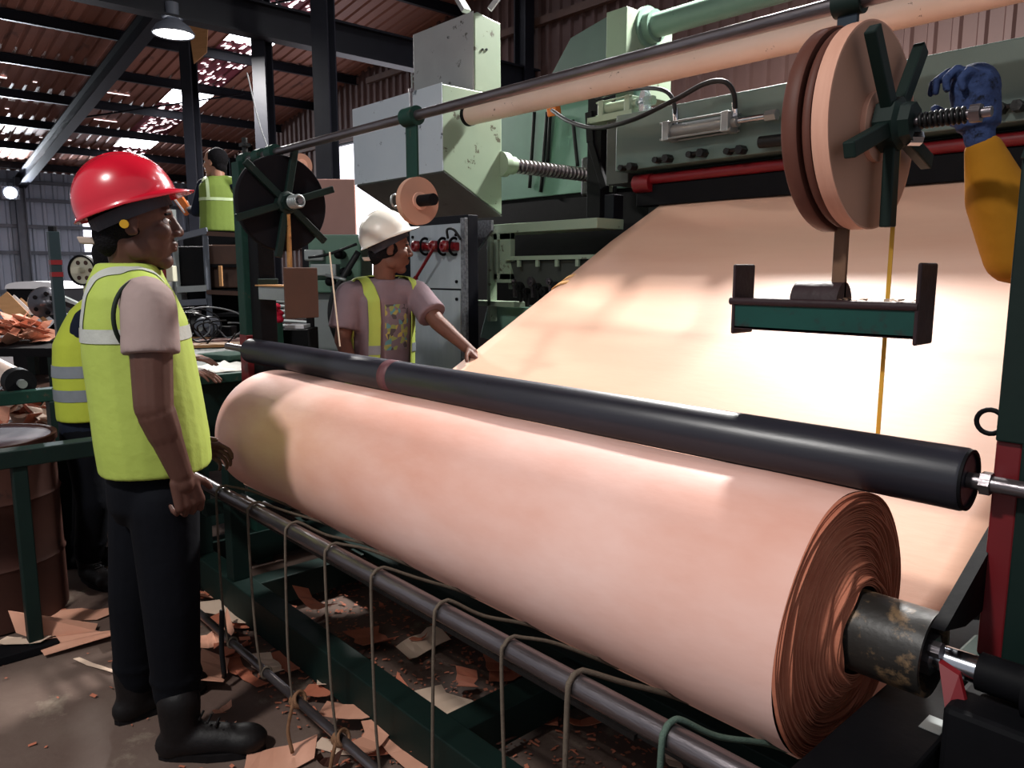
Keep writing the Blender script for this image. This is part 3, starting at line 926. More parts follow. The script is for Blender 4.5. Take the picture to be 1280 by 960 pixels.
a = W(345, 108, D=3.75)
tag(MB().tube(bez([V((LC.x - .3, HYY, 2.35)), V((LC.x - .2, HYY, 2.12)), V((LC.x - .1, HYY, HZ))], 6), .003, 5).build('stay_wire', 'cablegrey'), 'thin wire above the far end of the rod', 'wire')
# ------------------------------------------------------------------ peeling machine
XH, YF = -3.948, 2.992
t = thing('headstock', 'big pale green headstock casing, light painted on its front, with a tapered underside', 'machine casing', (-4.4, 3.6, 1.836))
MB().prism([(-5.01, YF, 2.607), (-5.01, YF, 2.085), (-5.01, 3.484, 1.836), (-5.01, 3.484, 2.607)], (XH + 5.01, 0, 0)).build('casing', 'pgreen', t, 0, .006)
lab(MB().box((-5.015, YF - .006, 2.08), (XH + .002, YF, 2.612)).build('front_panel', 'pgreen_lit', t, 0, .002), 'front panel with scratches, bluish light painted into its colour')
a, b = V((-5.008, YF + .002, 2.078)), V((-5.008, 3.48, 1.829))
MB().prism([a, b, b + V((0, 0, -.006)), a + V((0, 0, -.006))], (XH + 5.012, 0, 0)).build('underside_plate', 'under', t)  # plate darker than the casing it covers
lab(MB().prism([(-4.615, 3.26, 2.607), (-4.615, 3.26, 3.075), (-4.615, 3.285, 3.09), (-4.615, 3.48, 3.06), (-4.615, 3.485, 2.607)], (XH - .006 + 4.615, 0, 0)).build('tower', 'pgreen', t, 0, .006), 'pale green upper tower')
lab(MB().box((-4.62, 3.252, 2.60), (XH - .012, 3.26, 3.09)).build('tower_panel', 'tower', t, 0, .002), 'mid grey front of the tower')
mb = MB()
for (px, py) in ((603, 62), (608, 62), (560, 47), (562, 104), (650, 0)):
    if px < 640:
        p = W(px, py, X=XH - .006)
        mb.cyl(p, p + V((.006, 0, 0)), .008, 8)
mb.build('bolts', 'black', t)
MB().torus((-4.64, 3.27, 2.80), (1, 0, 0), .02, .005, 12, 6).cyl((-4.64, 3.25, 2.6), (-4.64, 3.25, 2.84), .006, 6).build('latch', 'tower', t, 1)
MB().bar(W(583, 14, Y=3.3), W(560, -25, Y=3.3), .06, .03).bar(W(612, 12, Y=3.4), W(640, -25, Y=3.5), .03, .03).build('lifting_bracket', 'tower', t)
# feed screw with real turns
SP, SQ = V((XH, 3.468, 2.166)), V((XH, 4.42, 2.166))
mb = MB().cyl(SP, SP + V((0, .05, 0)), .082, 24).cyl(SP + V((0, .05, 0)), SP + V((0, .12, 0)), .060, 24)
lab(mb.build('screw_flange', 'pgreen', t, 2), 'pale green flange')
prof = [(.10, .034)]
k = 0
while .12 + .040 * k < .93:
    y = .12 + .040 * k
    prof += [(y + .001, .034), (y + .010, .050), (y + .022, .050), (y + .031, .034)]
    k += 1
lab(MB().lathe(SP, (0, 1, 0), prof, 20).build('feed_screw', 'iron', t, 2), 'threaded steel feed screw')
MB().box((-4.06, 4.38, 2.02), (-3.84, 4.56, 2.31)).build('screw_bearing', 'greasy', t, 0, .02)
p = W(600, 250, X=XH)

# dark inside of the machine behind, teal body
t = thing('machine_bed', 'dark oily body of the peeling machine behind the veneer sheet', 'machine bed', (-2.4, 4.4, 0))
MB().box((-3.10, 3.98, 0), (.6, 4.5, 2.10)).build('knife_block', 'greasy', t, 0, .01)
MB().box((-5.7, 4.62, 0), (-3.3, 4.72, 2.10)).build('opening_shade', 'black', t)  # black plate painting the shade of an opening below the teal panel
lab(MB().box((-5.7, 4.6, 2.08), (-3.72, 4.7, 2.86)).build('body_panel', 'teal', t, 0, .006), 'teal green body panel')
lab(MB().prism([(-4.75, 4.55, 2.80), (-4.34, 4.55, 3.26), (-3.93, 4.55, 3.34), (-3.93, 4.55, 2.80)], (0, .5, 0)).build('hood', 'header', t, 0, .005), 'grey green sloping hood')
lab(MB().box((-3.93, 4.50, 2.75), (-3.74, 5.05, 3.34)).build('hood_end', 'pgreen', t, 0, .005), 'pale green end of the hood')
MB().box((-3.52, 3.86, 1.0), (-3.40, 4.0, 2.75)).build('upright', 'black', t, 0, .004)
MB().box((-3.38, 3.88, 1.0), (-3.30, 3.98, 1.95)).build('upright', 'steel', t, 0, .004)
MB().box((-3.30, 3.80, 2.0), (-3.12, 4.05, 2.48)).build('upright', 'under', t, 0, .004)
a, b, c = W(737, 140, Y=3.86), W(739, 178, Y=3.86), W(756, 235, Y=3.86)
mb = MB().bar(a, b, .03, .06, (1, 0, 0)).bar(b, c, .03, .05, (1, 0, 0))
mb.build('crank_arm', 'black', t, 0, .004)
a, b = W(752, 130, Y=3.95), W(757, 232, Y=3.95)
lab(MB().prism([W(748, 128, Y=3.95), W(768, 128, Y=3.95), W(762, 240, Y=3.95), W(752, 240, Y=3.95)], (0, .03, 0)).build('link_plate', 'pgreen', t, 0, .003), 'chipped pale green link plate')
for px0, px1 in (((668, 140), (662, 235)), ((684, 140), (676, 240)), ((688, 140), (684, 205)), ((716, 150), (722, 208))):
    MB().tube(bez([W(*px0, Y=4.55), W((px0[0] + px1[0]) / 2, (px0[1] + px1[1]) / 2, Y=4.56), W(*px1, Y=4.58)], 5), .015, 8).build('hanging_cable', 'cable', t, 1)

# shelves and brackets below the headstock
t = thing('feed_bracket', 'pale green slotted bracket and shelf under the headstock', 'bracket', (-3.6, 3.4, 1.0))
MB().box((-3.93, 3.36, 1.700), (-2.98, 3.60, 1.760)).build('shelf', 'pgreen', t, 0, .004)
p, q = W(618, 283, Y=3.36), W(640, 365, Y=3.36)
x0, x1 = W(617, 290, Y=3.36).x, W(638, 290, Y=3.36).x
MB().box((x0, 3.36, 1.40), (x0 + .035, 3.40, 1.70)).box((x0 + .06, 3.36, 1.40), (x1, 3.40, 1.70)).box((x0, 3.36, 1.66), (x1, 3.398, 1.70)).box((x0, 3.36, 1.38), (x1, 3.398, 1.44)).build('slotted_plate', 'pgreen', t, 0, .002)
MB().box((x0 + .03, 3.39, 1.44), (x0 + .065, 3.40, 1.66)).build('slot_back', 'black', t)
a, b = W(632, 323, Y=3.34), W(722, 330, Y=3.34)
mb = MB().bar((a.x, 3.34, a.z), (-2.9, 3.34, a.z), .03, .025)
for k in range(4): mb.box((a.x + .12 + .17 * k, 3.33, a.z - .055), (a.x + .145 + .17 * k, 3.345, a.z))
mb.build('rail', 'pgreen', t)
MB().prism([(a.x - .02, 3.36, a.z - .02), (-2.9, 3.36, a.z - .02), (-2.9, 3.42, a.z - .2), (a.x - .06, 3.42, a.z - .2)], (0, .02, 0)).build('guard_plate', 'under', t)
x2 = W(614, 330, Y=3.36).x
MB().box((x2 - .02, 3.34, 1.12), (x2 + .012, 3.40, 1.74)).build('upright', 'pgreen', t, 0, .002)
a, b = W(588, 375, Y=3.36), W(645, 375, Y=3.36)
MB().box((a.x, 3.34, a.z - .035), (b.x, 3.44, a.z)).build('low_shelf', 'pgreen', t, 0, .002)
lab(MB().prism([W(587, 276, Y=3.30), W(614, 275, Y=3.30), W(614, 288, Y=3.30), W(594, 316, Y=3.30), W(588, 318, Y=3.30)], (0, .02, 0)).build('gusset', 'sparkle', t), 'speckled bare metal gusset')
lab(MB().prism([W(610, 380, Y=3.45), W(665, 385, Y=3.45), W(640, 430, Y=3.45), W(600, 422, Y=3.45)], (0, .2, 0)).build('chute_plate', 'teal', t, 0, .004), 'teal green chute plate')
MB().box((-4.35, 3.75, 0), (-3.0, 3.85, 1.75)).build('dark_backing', 'black', t)
rgk = random.Random(2)
for k in range(8):
    p = W(640 + 7.5 * k, 352 + 6 * (k % 3), Y=3.38)
    q = MB().cyl(p, p + V((0, .04, 0)), .022 + .008 * (k % 2), 12).cyl(p + V((0, -.01, 0)), p, .012, 8)
    q.bar(p + V((0, .02, 0)), p + V((.01, .02, -.1)), .02, .02)
    q.build('oily_fitting', 'greasy' if k % 3 else 'iron', t, 2)

# control cabinet beside the white helmet
t = thing('valve_cabinet', 'grey steel cabinet with red valve handles beside the white helmet', 'cabinet', (-4.0, 3.1, 0))
x0, x1 = -4.32, -3.76
xs = W(582, 300, Y=2.99).x
MB().box((x0 - .25, 3.0, 0), (x1 + .045, 3.08, 1.80)).build('body', 'steel', t, 0, .004)
MB().box((x0, 2.985, 1.345), (x1, 3.0, 1.75)).build('upper_panel', 'panel', t, 0, .003)
MB().box((x0, 2.985, .55), (x1 - .02, 3.0, 1.335)).build('lower_panel', 'panel', t, 0, .003)
MB().box((x1 + .0, 2.975, .5), (x1 + .045, 3.0, 1.78)).build('corner_post', 'sparkle', t, 0, .003)
for x in (x0 + .04, x1 - .05):
    for z in (1.39, 1.68): MB().cyl((x, 2.975, z), (x, 2.985, z), .010, 8).build('bolt', 'black', t, 2)
    for z in (1.28, 1.05, .82): MB().cyl((x, 2.975, z), (x, 2.985, z), .010, 8).build('bolt', 'black', t, 2)
for k, px in enumerate((524, 546, 560)):
    p = W(px, 308, Y=2.93)
    MB().lathe(p + V((0, .05, 0)), (0, -1, 0), [(0, .028), (.05, .036), (.09, .036), (.10, .026), (.10, .014), (.085, .012)], 20).build('valve_knob', 'red', t, 2)
    MB().torus(p + V((.02, .035, 0)), (1, .2, 0), .052, .009, 18, 6).build('valve_ring', 'black', t, 1)
MB().cyl(W(520, 309, Y=2.97), W(572, 308, Y=2.97), .026, 12).build('manifold', 'red', t, 2)
a, b = W(541, 312, Y=2.88), W(520, 347, Y=2.88)
lab(MB().cyl(a, b, .011, 10).cyl(b, b + (b - a) * .06, .016, 10).build('valve_lever', 'red', t, 2), 'red lever pointing down')
MB().tube(bez([p + V((.0, 0, .05)), p + V((.02, -.02, .1)), p + V((.06, 0, .1)), p + V((.09, .03, .04))], 6), .008, 8).build('hose', 'cable', t, 1)

# knife carriage: long plate, rams, studs
t = thing('knife_carriage', 'long grey green carriage beam with studs across the top of the sheet', 'machine beam', (-1.6, 3.8, 2.05))
HF = 3.7
MB().box((-3.14, HF, 2.06), (.7, HF + .22, 2.39)).build('beam_plate', 'header', t, 0, .006)
for (px, py) in ((785, 209), (829, 199), (872, 192), (920, 188), (1015, 158), (1240, 137), (1262, 134)):
    p = W(px, py, Y=HF - .03)
    if p.x < 0:
        MB().cyl((p.x - .05, HF, p.z), (p.x - .05, HF - .05, p.z), .018, 8).cyl((p.x + .03, HF, p.z), (p.x + .03, HF - .06, p.z), .024, 6).cyl((p.x - .06, HF - .03, p.z + .004), (p.x + .05, HF - .03, p.z + .004), .010, 8).build('stud', 'greasy', t, 2)
def ram(name, p, q, r, rod, m):
    """air ram: barrel between end blocks, tie rods and piston rod; p to q along the beam"""
    p, q = V(p), V(q)
    d = (q - p).normalized()
    b = MB().cyl(p, q, r * .72, 24).build(name, m, t, 2)
    for c in (p, q): MB().obox(c, d * .022, V((0, r, 0)), V((0, 0, r))).build('end_block', m, b, 0, .004)
    for i in (-1, 1):
        for j in (-1, 1):
            off = V((0, r * .82 * i, r * .82 * j))
            MB().cyl(p + off - d * .04, q + off + d * .035, .006, 8).build('tie_rod', m, b, 2)
    MB().cyl(q, q + d * rod, .016, 16).build('piston_rod', 'chrome', b, 2)
    MB().cyl(q + d * .02, q + d * .05, .03, 16).build('gland', m, b, 2)
    MB().cyl(q + d * (rod - .03), q + d * (rod + .03), .028, 6).build('rod_nut', m, b, 2)
    return b
a, b = W(838, 165, Y=HF - .06), W(912, 150, Y=HF - .06)
rm = ram('air_ram', (a.x, HF - .06, a.z), (b.x, HF - .06, a.z + .0), .052, .24, 'alu')
a2, b2 = W(762, 130, Y=3.86), W(795, 126, Y=3.86)
lab(ram('air_ram', (a2.x, 3.82, 2.47), (b2.x, 3.82, 2.47), .05, .14, 'pgreen'), 'pale green ram behind the beam')
MB().box((a2.x - .1, 3.76, 2.39), (b2.x + .05, 3.88, 2.425)).build('ram_seat', 'pgreen', t)
MB().cyl(W(950, 178, Y=HF - .05), W(985, 174, Y=HF - .05), .03, 14).build('rod_boot', 'greasy', t, 2)
# hoses with bright ends
h1 = bez([W(690, 138, Y=3.7), W(712, 152, Y=3.62), W(745, 160, Y=3.56), W(790, 150, Y=3.5), W(845, 124, Y=3.5), W(880, 105, Y=3.52), W(905, 102, Y=3.55), W(917, 116, Y=3.6), W(919, 138, Y=HF - .06)], 8)
MB().tube(h1, .013, 10).build('air_hose', 'cable', t, 1)
h2 = bez([W(745, 122, Y=3.8), W(785, 112, Y=3.7), W(822, 111, Y=3.62), W(840, 122, Y=3.62), W(845, 150, Y=HF - .06)], 8)
MB().tube(h2, .012, 10).build('air_hose', 'cable', t, 1)
for px, y0, y1 in ((845, 136, 152), (919, 128, 142)):
    a, b = W(px - 1, y0, Y=HF - .06), W(px, y1, Y=HF - .06)
    MB().cyl(a, b, .017, 12).cyl(b, b + V((0, 0, -.02)), .022, 6).build('hose_fitting', 'chrome', t, 2)
lab(MB().cyl((-3.02, 3.80, 2.005), (.6, 3.80, 2.005), .03, 20).build('pressure_bar', 'red', t, 2), 'red bar under the carriage beam')
lab(MB().cyl((-3.05, 3.80, 1.985), (-2.93, 3.80, 1.985), .055, 20).build('bar_end', 'red', t, 2), 'red round end of the bar')
MB().box((-3.14, 3.92, 1.90), (.6, 3.98, 2.06)).build('soffit', 'black', t)
MB().box((-3.05, 3.80, 1.85), (.6, 3.90, 1.972)).build('gap_shade', 'black', t, 0, .004)  # black box added to paint the shaded gap above the sheet

p = W(806, 135, Y=3.8)
tb = thing('water_bottle', 'clear plastic bottle with a blue cap standing on the carriage beam', 'bottle', (p.x, 3.8, 2.39))
MB().lathe((p.x, 3.8, 2.39), (0, 0, 1), [(0, .034), (.01, .037), (.10, .037), (.14, .026), (.16, .014), (.185, .013)], 20).build('bottle_body', 'bottle', tb, 2)
MB().cyl((p.x, 3.8, 2.572), (p.x, 3.8, 2.594), .017, 14).build('cap', 'bluecap', tb, 2)
p = W(692, 136, Y=4.3)
tag(MB().obox(p, (.05, 0, 0), (0, .03, .01), (0, -.01, .05)).build('orange_block', 'orange', None, 0, .01), 'small orange fitting behind the hose under the cream pipe', 'fitting')

# pipes overhead
o = MB().hollow((-3.915, 3.18, 2.437), (.8, 3.18, 2.437), .063, .055, 32).build('cream_pipe', 'cream', None, 2)
MB().hollow((-3.93, 3.18, 2.437), (-3.90, 3.18, 2.437), .066, .05, 32).build('end_ring', 'black', o, 2)
tag(o, 'long cream painted pipe running overhead from the headstock', 'pipe')
bpy.data.objects['end_ring.001'].matrix_parent_inverse = Matrix.Translation(-o.location)
t = thing('green_pipe', 'pale green flanged pipe rising from the hood behind the cream pipe', 'pipe', (-2.5, 4.75, 3.2))
a = W(776, 45, Y=4.75)
MB().cyl((-3.74, 4.75, a.z), (.8, 4.75, a.z), .085, 24).build('pipe', 'green', t, 2)
MB().cyl((-3.76, 4.75, a.z), (-3.72, 4.75, a.z), .15, 28).cyl((-3.72, 4.75, a.z), (-3.66, 4.75, a.z), .115, 24).build('flange', 'green', t, 2)
# ------------------------------------------------------------------ people
fwh = V((-math.cos(YAW), math.sin(YAW), 0))
def G(px, py, g):
    """world point at a horizontal distance g in front of the photographer"""
    d = RIGHT * ((px - 640) / FPX) - UP * ((py - 480) / FPX) + FWD
    return EYEP + d * (g / d.dot(fwh))

def facing(deg):
    """horizontal heading: 0 = picture right, 90 = away from the photographer"""
    a = math.radians(deg)
    f = RIGHT * math.cos(a) + fwh * math.sin(a)
    return f.normalized(), V((f.y, -f.x, 0)).normalized()

def head_frame(f, pitch=0, roll=0):
    s = V((f.y, -f.x, 0)).normalized()
    p = math.radians(pitch)
    ff = f * math.cos(p) + V((0, 0, math.sin(p)))
    u = s.cross(ff).normalized()
    if u.z < 0: u = -u
    return ff.normalized(), s, u

def trunk(mb, path, f, s, rings, n=24):
    """loft a torso: rings of (t along path, half width, half depth, shift forward)"""
    pts = [V(p) for p in path]
    out = []
    for t, wd, dp, sh in rings:
        x = t * (len(pts) - 1)
        i = min(int(x), len(pts) - 2)
        c = pts[i].lerp(pts[i + 1], x - i) + f * sh
        ring = []
        for k in range(n):
            a = 2 * PI * k / n
            ca, sa = math.cos(a), math.sin(a)
            e = .82
            ring.append(c + s * wd * math.copysign(abs(ca) ** e, ca) + f * dp * math.copysign(abs(sa) ** e, sa))
        out.append(ring)
    mb.loft(out)

def hand(mb, wr, d, nrm, side, curl=(25, 35, 25), sc=1., spread=.0, thumb=(.6, .75, .35)):
    d = V(d).normalized()
    nrm = V(nrm)
    nrm = (nrm - d * nrm.dot(d)).normalized()
    t = d.cross(nrm) * side
    wr = V(wr)
    mb.cap(wr - d * .01, wr + d * .03 * sc, .025 * sc, .027 * sc)
    for k in range(4):
        o = (1.5 - k) * .0205 * sc
        mb.cap(wr + d * .02 * sc + t * o * .7, wr + d * .088 * sc + t * o, .0155 * sc, .0125 * sc, 10)
    mb.ell(wr + d * .05 * sc + t * .02 * sc + nrm * .008 * sc, (d, t, nrm), (.035 * sc, .018 * sc, .014 * sc), 12)
    for k, L in enumerate((.92, 1.02, .96, .76)):
        o = (1.5 - k) * .0212 * sc
        p = wr + d * (.092 - .006 * (k == 3)) * sc + t * o
        dd = (d + t * (1.5 - k) * (spread + .03)).normalized()
        r = .0092 * sc * (.95 if k == 3 else 1)
        ang = 0
        for j, l in enumerate((.043, .027, .021)):
            ang += math.radians(curl[j] * (1 + .06 * k))
            q = p + (dd * math.cos(ang) + nrm * math.sin(ang)) * l * L * sc
            mb.cap(p, q, r, r * .9, 10)
            p, r = q, r * .9
    p = wr + d * .025 * sc + t * .028 * sc
    a, b, c = thumb
    td = (d * a + t * b + nrm * c).normalized()
    q = p + td * .042 * sc
    mb.cap(p, q, .0135 * sc, .011 * sc, 10)
    td2 = (td + d * .5 + nrm * .25).normalized()
    mb.cap(q, q + td2 * .034 * sc, .011 * sc, .0088 * sc, 10)

def head(mb, c, fr, neck, sc=1., chin=1., nose=1.):
    f, s, u = fr
    def P(x, y, z): return c + (f * x + s * y + u * z) * sc
    def E(x, y, z, a, b, d, n=16): mb.ell(P(x, y, z), fr, (a * sc, b * sc, d * sc), n)
    E(-.012, 0, .035, .098, .077, .093, 24)
    E(.030, 0, -.035, .062, .060, .085, 20)
    E(.058, 0, -.100, .029, .030, .024)
    E(.004, .043, -.062, .036, .019, .037); E(.004, -.043, -.062, .036, .019, .037)
    E(.068, 0, .032, .024, .052, .017)
    mb.cap(P(.084, 0, .022), P(.104, 0, -.020), .0105 * sc, .0145 * sc)
    E(.097, .014, -.025, .013, .010, .009); E(.097, -.014, -.025, .013, .010, .009)
    E(.082, 0, -.055, .019, .026, .011)
    E(.089, 0, -.052, .012, .023, .0075); E(.087, 0, -.067, .012, .020, .0085)
    E(.058, .038, -.020, .030, .024, .026); E(.058, -.038, -.020, .030, .024, .026)
    for k in (-1, 1):
        mb.ell(P(-.008, .076 * k, -.004), (f * .95 - u * .2, s + f * -.25 * k, u + f * .15), (.019 * sc, .0085 * sc, .033 * sc), 14)
        mb.ell(P(.000, .080 * k, -.024), fr, (.009 * sc, .007 * sc, .010 * sc), 10)
    mb.cap(P(-.028, 0, -.035), neck + V((0, 0, .01)), .056 * sc, .058 * sc, 16)
    mb.cap(neck + V((0, 0, .01)), neck - V((0, 0, .06)), .058 * sc, .075 * sc, 16)

def eyes(parent, c, fr, sc=1.):
    f, s, u = fr
    for k in (-1, 1):
        p = c + (f * .0735 + s * .030 * k + u * .004) * sc
        e = MB().sphere(p, .0118 * sc, 14).build('eye', 'eyewhite', parent, 1)
        MB().sphere(p + (f * .0075 + s * .002 * k) * sc, .0066 * sc, 10).build('iris', 'iris', e, 1)
        MB().tube(bez([p + (f * .004 + s * -.017 + u * .019) * sc, p + (f * .012 + u * .024) * sc, p + (f * .001 + s * .017 + u * .020) * sc], 5), .0035 * sc, 6).build('eyebrow', 'hair', parent, 1)
    MB().ell(c + (f * .092 - u * .0595) * sc, fr, (.0068 * sc, .0215 * sc, .0022 * sc), 12).build('mouth', 'lip', parent, 1)

def hard_hat(parent, c, fr, m, sc=1., peak=.052, clip=True):
    f, s, u = fr
    A, B, Cc = .129, .108, .128
    nA, nR = 48, 12
    vs, fs = [], []
    def brim(a): return .010 + peak * max(0, math.cos(a)) ** 2.2
    rows = []
    for j in range(nR + 1):
        t = PI / 2 * j / nR
        row = []
        for i in range(nA):
            a = 2 * PI * i / nA
            x, y, z = A * math.cos(t) * math.cos(a), B * math.cos(t) * math.sin(a), Cc * math.sin(t) ** .92
            g = max(0, 1 - abs(y) / .016) * .006 * math.sin(t)
            row.append((x, y, z + g))
        rows.append(row)
    lip = [((A + brim(2 * PI * i / nA)) * math.cos(2 * PI * i / nA), (B + brim(2 * PI * i / nA) * .8) * math.sin(2 * PI * i / nA), -.010 - .010 * max(0, math.cos(2 * PI * i / nA))) for i in range(nA)]
    rows = [lip] + [[(x * 1.012, y * 1.012, z - .002) for x, y, z in rows[0]]] + rows
    for r in rows: vs += [c + (f * x + s * y + u * z) * sc for x, y, z in r]
    for j in range(len(rows) - 1):
        for i in range(nA):
            i2 = (i + 1) % nA
            fs.append((j * nA + i, j * nA + i2, (j + 1) * nA + i2, (j + 1) * nA + i))
    o = MB().add(vs, fs).build('hard_hat', m, parent, 1)
    sd = o.modifiers.new('thickness', 'SOLIDIFY')
    sd.thickness = .003
    mb = MB()
    ring = [c + (f * .105 * math.cos(a) + s * .088 * math.sin(a) + u * (-.022 - .012 * (1 - math.cos(a)) / 2)) * sc for a in [2 * PI * i / 32 for i in range(33)]]
    for k in range(32):
        p, q = ring[k], ring[k + 1]
        mb.obox((p + q) / 2, (q - p) * .52, ((p + q) / 2 - c).normalized() * .0015, u * .017 * sc)
    MB_ = mb.build('suspension_band', 'strapgrey', o)
    MB().obox(c + (f * -.125 - u * .06) * sc, f * .020 * sc - u * .008 * sc, s * .022 * sc, u * .010 * sc).build('adjuster_tab', 'tab', o, 0, .004)
    if clip: MB().cyl(c + (s * .087 - u * .055 - f * .022) * sc, c + (s * .099 - u * .055 - f * .022) * sc, .011 * sc, 12).build('side_clip', 'plug', o, 2)
    return o

def stripe(src, name, m, parent, planes, off=.003):
    """cut a strip out of a garment between pairs of planes [(point, normal)] (kept on the normal side) and lift it off"""
    bm = bmesh.new()
    bm.from_mesh(src.data)
    org = ROOT.get(parent.name, V((0, 0, 0)))
    for p, nrm in planes:
        bmesh.ops.bisect_plane(bm, geom=bm.verts[:] + bm.edges[:] + bm.faces[:], plane_co=V(p) - org, plane_no=nrm, clear_inner=True)
    bm.normal_update()
    for v in bm.verts: v.co += v.normal * off
    me = bpy.data.meshes.new(name)
    bm.to_mesh(me)
    bm.free()
    o = link(name, me, m, parent)
    for p in me.polygons: p.use_smooth = True
    return o

def boot(parent, ankle, toe_dir, heel_z, m='boot', sc=1.):
    f = V((toe_dir.x, toe_dir.y, 0)).normalized()
    s = V((f.y, -f.x, 0))
    u = V((0, 0, 1))
    g = V((ankle.x, ankle.y, heel_z))
    mb = MB()
    mb.cap(g + u * .16 * sc - f * .012, g + u * .07 * sc - f * .012, .056 * sc, .050 * sc, 16)
    mb.ell(g - f * .030 * sc + u * .035 * sc, (f, s, u), (.050 * sc, .040 * sc, .045 * sc))
    mb.cap(g - f * .02 * sc + u * .05 * sc, g + f * .12 * sc + u * .038 * sc, .048 * sc, .042 * sc, 16)
    mb.ell(g + f * .155 * sc + u * .036 * sc, (f, s, u), (.062 * sc, .049 * sc, .040 * sc))
    me = remesh(mb, .008, 4, ROOT[parent.name], 'boot')
    for v in me.vertices:
        z = v.co.z + ROOT[parent.name].z - heel_z
        if z < .012: v.co.z = heel_z + .012 - ROOT[parent.name].z
    o = link('boot', me, m, parent)
    out = []
    for k in range(20):
        a = 2 * PI * k / 20
        x = math.cos(a)
        wdt = .047 if x > 0 else .040
        out.append(g + f * (.068 + .142 * x) * sc + s * wdt * math.copysign(abs(math.sin(a)) ** .7, math.sin(a)) * sc + u * .001)
    MB().prism(out, (0, 0, .022)).build('sole', 'sole', o)
    for k in range(4):
        p = g + f * (.045 + .02 * k) * sc + u * (.112 - .012 * k) * sc
        MB().cyl(p - s * .022, p + s * .022, .004, 6).build('lace', 'sole', o)
    return o

def finish_body(t, mb, m, voxel): return link('body', remesh(mb, voxel, 3, ROOT[t.name], 'body'), m, t)
def garment(t, mb, name, m, voxel=.009, sm=5): return link(name, remesh(mb, voxel, sm, ROOT[t.name], name), m, t)
def limb(mb, pts, rs): mb.chain(pts, rs, 14)
def lower_body(mb, pel, hips, knees, ankles, sc=1.):
    mb.ell(pel, (V((1, 0, 0)), V((0, 1, 0)), V((0, 0, 1))), (.12, .12, .11))
    for h, k, a in zip(hips, knees, ankles): limb(mb, [h, k, a], [.072 * sc, .052 * sc, .040 * sc])
def trouser_mesh(mb, pel, f, s, hips, knees, ankles, loose=1., top=.08):
    trunk(mb, [pel + V((0, 0, -.10)), pel + V((0, 0, top))], f, s, [(0, .12, .10, 0), (.3, .165, .12, 0), (.7, .168, .118, 0), (1, .155, .108, 0)])
    for h, k, a in zip(hips, knees, ankles):
        mb.chain([h, k], [.092 * loose, .076 * loose], 16)
        mb.chain([k, a + V((0, 0, .02))], [.076 * loose, .064 * loose], 16)
        mid = k.lerp(a, .75)
        mb.ell(mid, (f, s, V((0, 0, 1))), (.074 * loose, .07 * loose, .03))

Z = V((0, 0, 1))
# ---- 1: the man in the red helmet
f, s = facing(17)
foot = G(185, 925, 2.2)
t = thing('person', 'person in a red hard hat and lime vest standing by the front pipe', 'person', (foot.x, foot.y, 0))
pel = G(190, 604, 2.22)
nek = G(166, 338, 2.20)
che = G(172, 440, 2.2)
hd = G(171, 280, 2.185)
shR, elR, wrR = G(186, 380, 2.04), G(192, 508, 1.99), G(226, 592, 2.02)
shL, elL, wrL = G(170, 372, 2.36), G(196, 495, 2.50), G(236, 556, 2.58)
hpR, knR, anR = G(205, 630, 2.13), G(214, 755, 2.12), G(222, 872, 2.14)
hpL, knL, anL = G(178, 628, 2.30), G(170, 750, 2.30), G(172, 852, 2.33)
fr = head_frame(facing(22)[0], 0)
mb = MB()
head(mb, hd, fr, nek + Z * .01, 1.03)
trunk(mb, [pel, che, nek], f, s, [(0, .13, .09, 0), (.3, .13, .085, .01), (.6, .145, .095, .01), (.85, .13, .075, 0), (1, .06, .055, 0)])
mb.cap(nek - Z * .05, shR, .055, .052); mb.cap(nek - Z * .05, shL, .055, .052)
limb(mb, [shR, elR, wrR], [.058, .050, .031]); limb(mb, [shL, elL, wrL], [.05, .0405, .028])
mb.cap(elR.lerp(wrR, .12), elR.lerp(wrR, .4), .050, .045)
hand(mb, wrR, (wrR - elR) * .8 - Z * .14 + f * .02, -s * .8 + f * -.5, 1, (42, 48, 34), 1.02)
hand(mb, wrL, f * .9 - Z * .30 + s * -.1, s * .8 - Z * .5, -1, (28, 32, 22), 1.0, .03)
lower_body(mb, pel, (hpR, hpL), (knR, knL), (anR, anL))
finish_body(t, mb, 'skin', .0038)
eyes(t, hd, fr, 1.03)
mb = MB().ell(hd + fr[0] * -.030 + fr[2] * .026, fr, (.094, .0815, .096), 24)
mb.ell(hd + fr[0] * -.066 - fr[2] * .035, fr, (.050, .060, .060), 16)
garment(t, mb, 'hair', 'hair', .006, 3)
mb = MB().ell(hd + fr[0] * .056 - fr[2] * .113, fr, (.024, .024, .016), 12)
garment(t, mb, 'beard', 'hair', .005, 2)
tf = head_frame(facing(22)[0], 20)
hard_hat(t, hd + fr[2] * .056 - fr[0] * .022, tf, 'redhat', 1.05, .034)
mb = MB()
trunk(mb, [pel, che, nek + Z * .015], f, s, [(.22, .155, .12, 0), (.4, .16, .118, .005), (.62, .165, .118, 0), (.84, .155, .098, -.008), (.93, .11, .078, -.012), (1, .068, .066, -.008)])
for sh, el in ((shR, elR), (shL, elL)):
    d = (el - sh)
    mb.cap(nek - Z * .055, sh, .066, .070)
    mb.lathe(sh - d.normalized() * .02, d, [(0, .064), (.03, .071), (.10, .072), (.155, .074)], 20)
garment(t, mb, 'shirt', 'shirt', .007, 5)
mb = MB()
hem = G(172, 583, 2.2)
hem = V((che.x, che.y, hem.z)) + f * .02
trunk(mb, [hem, che, nek + Z * .02], f, s, [(0, .185, .152, .012), (.12, .188, .154, .012), (.3, .184, .150, .010), (.5, .178, .145, .006), (.68, .172, .136, 0), (.82, .160, .116, -.008), (.91, .132, .098, -.014), (1, .080, .080, -.012)])
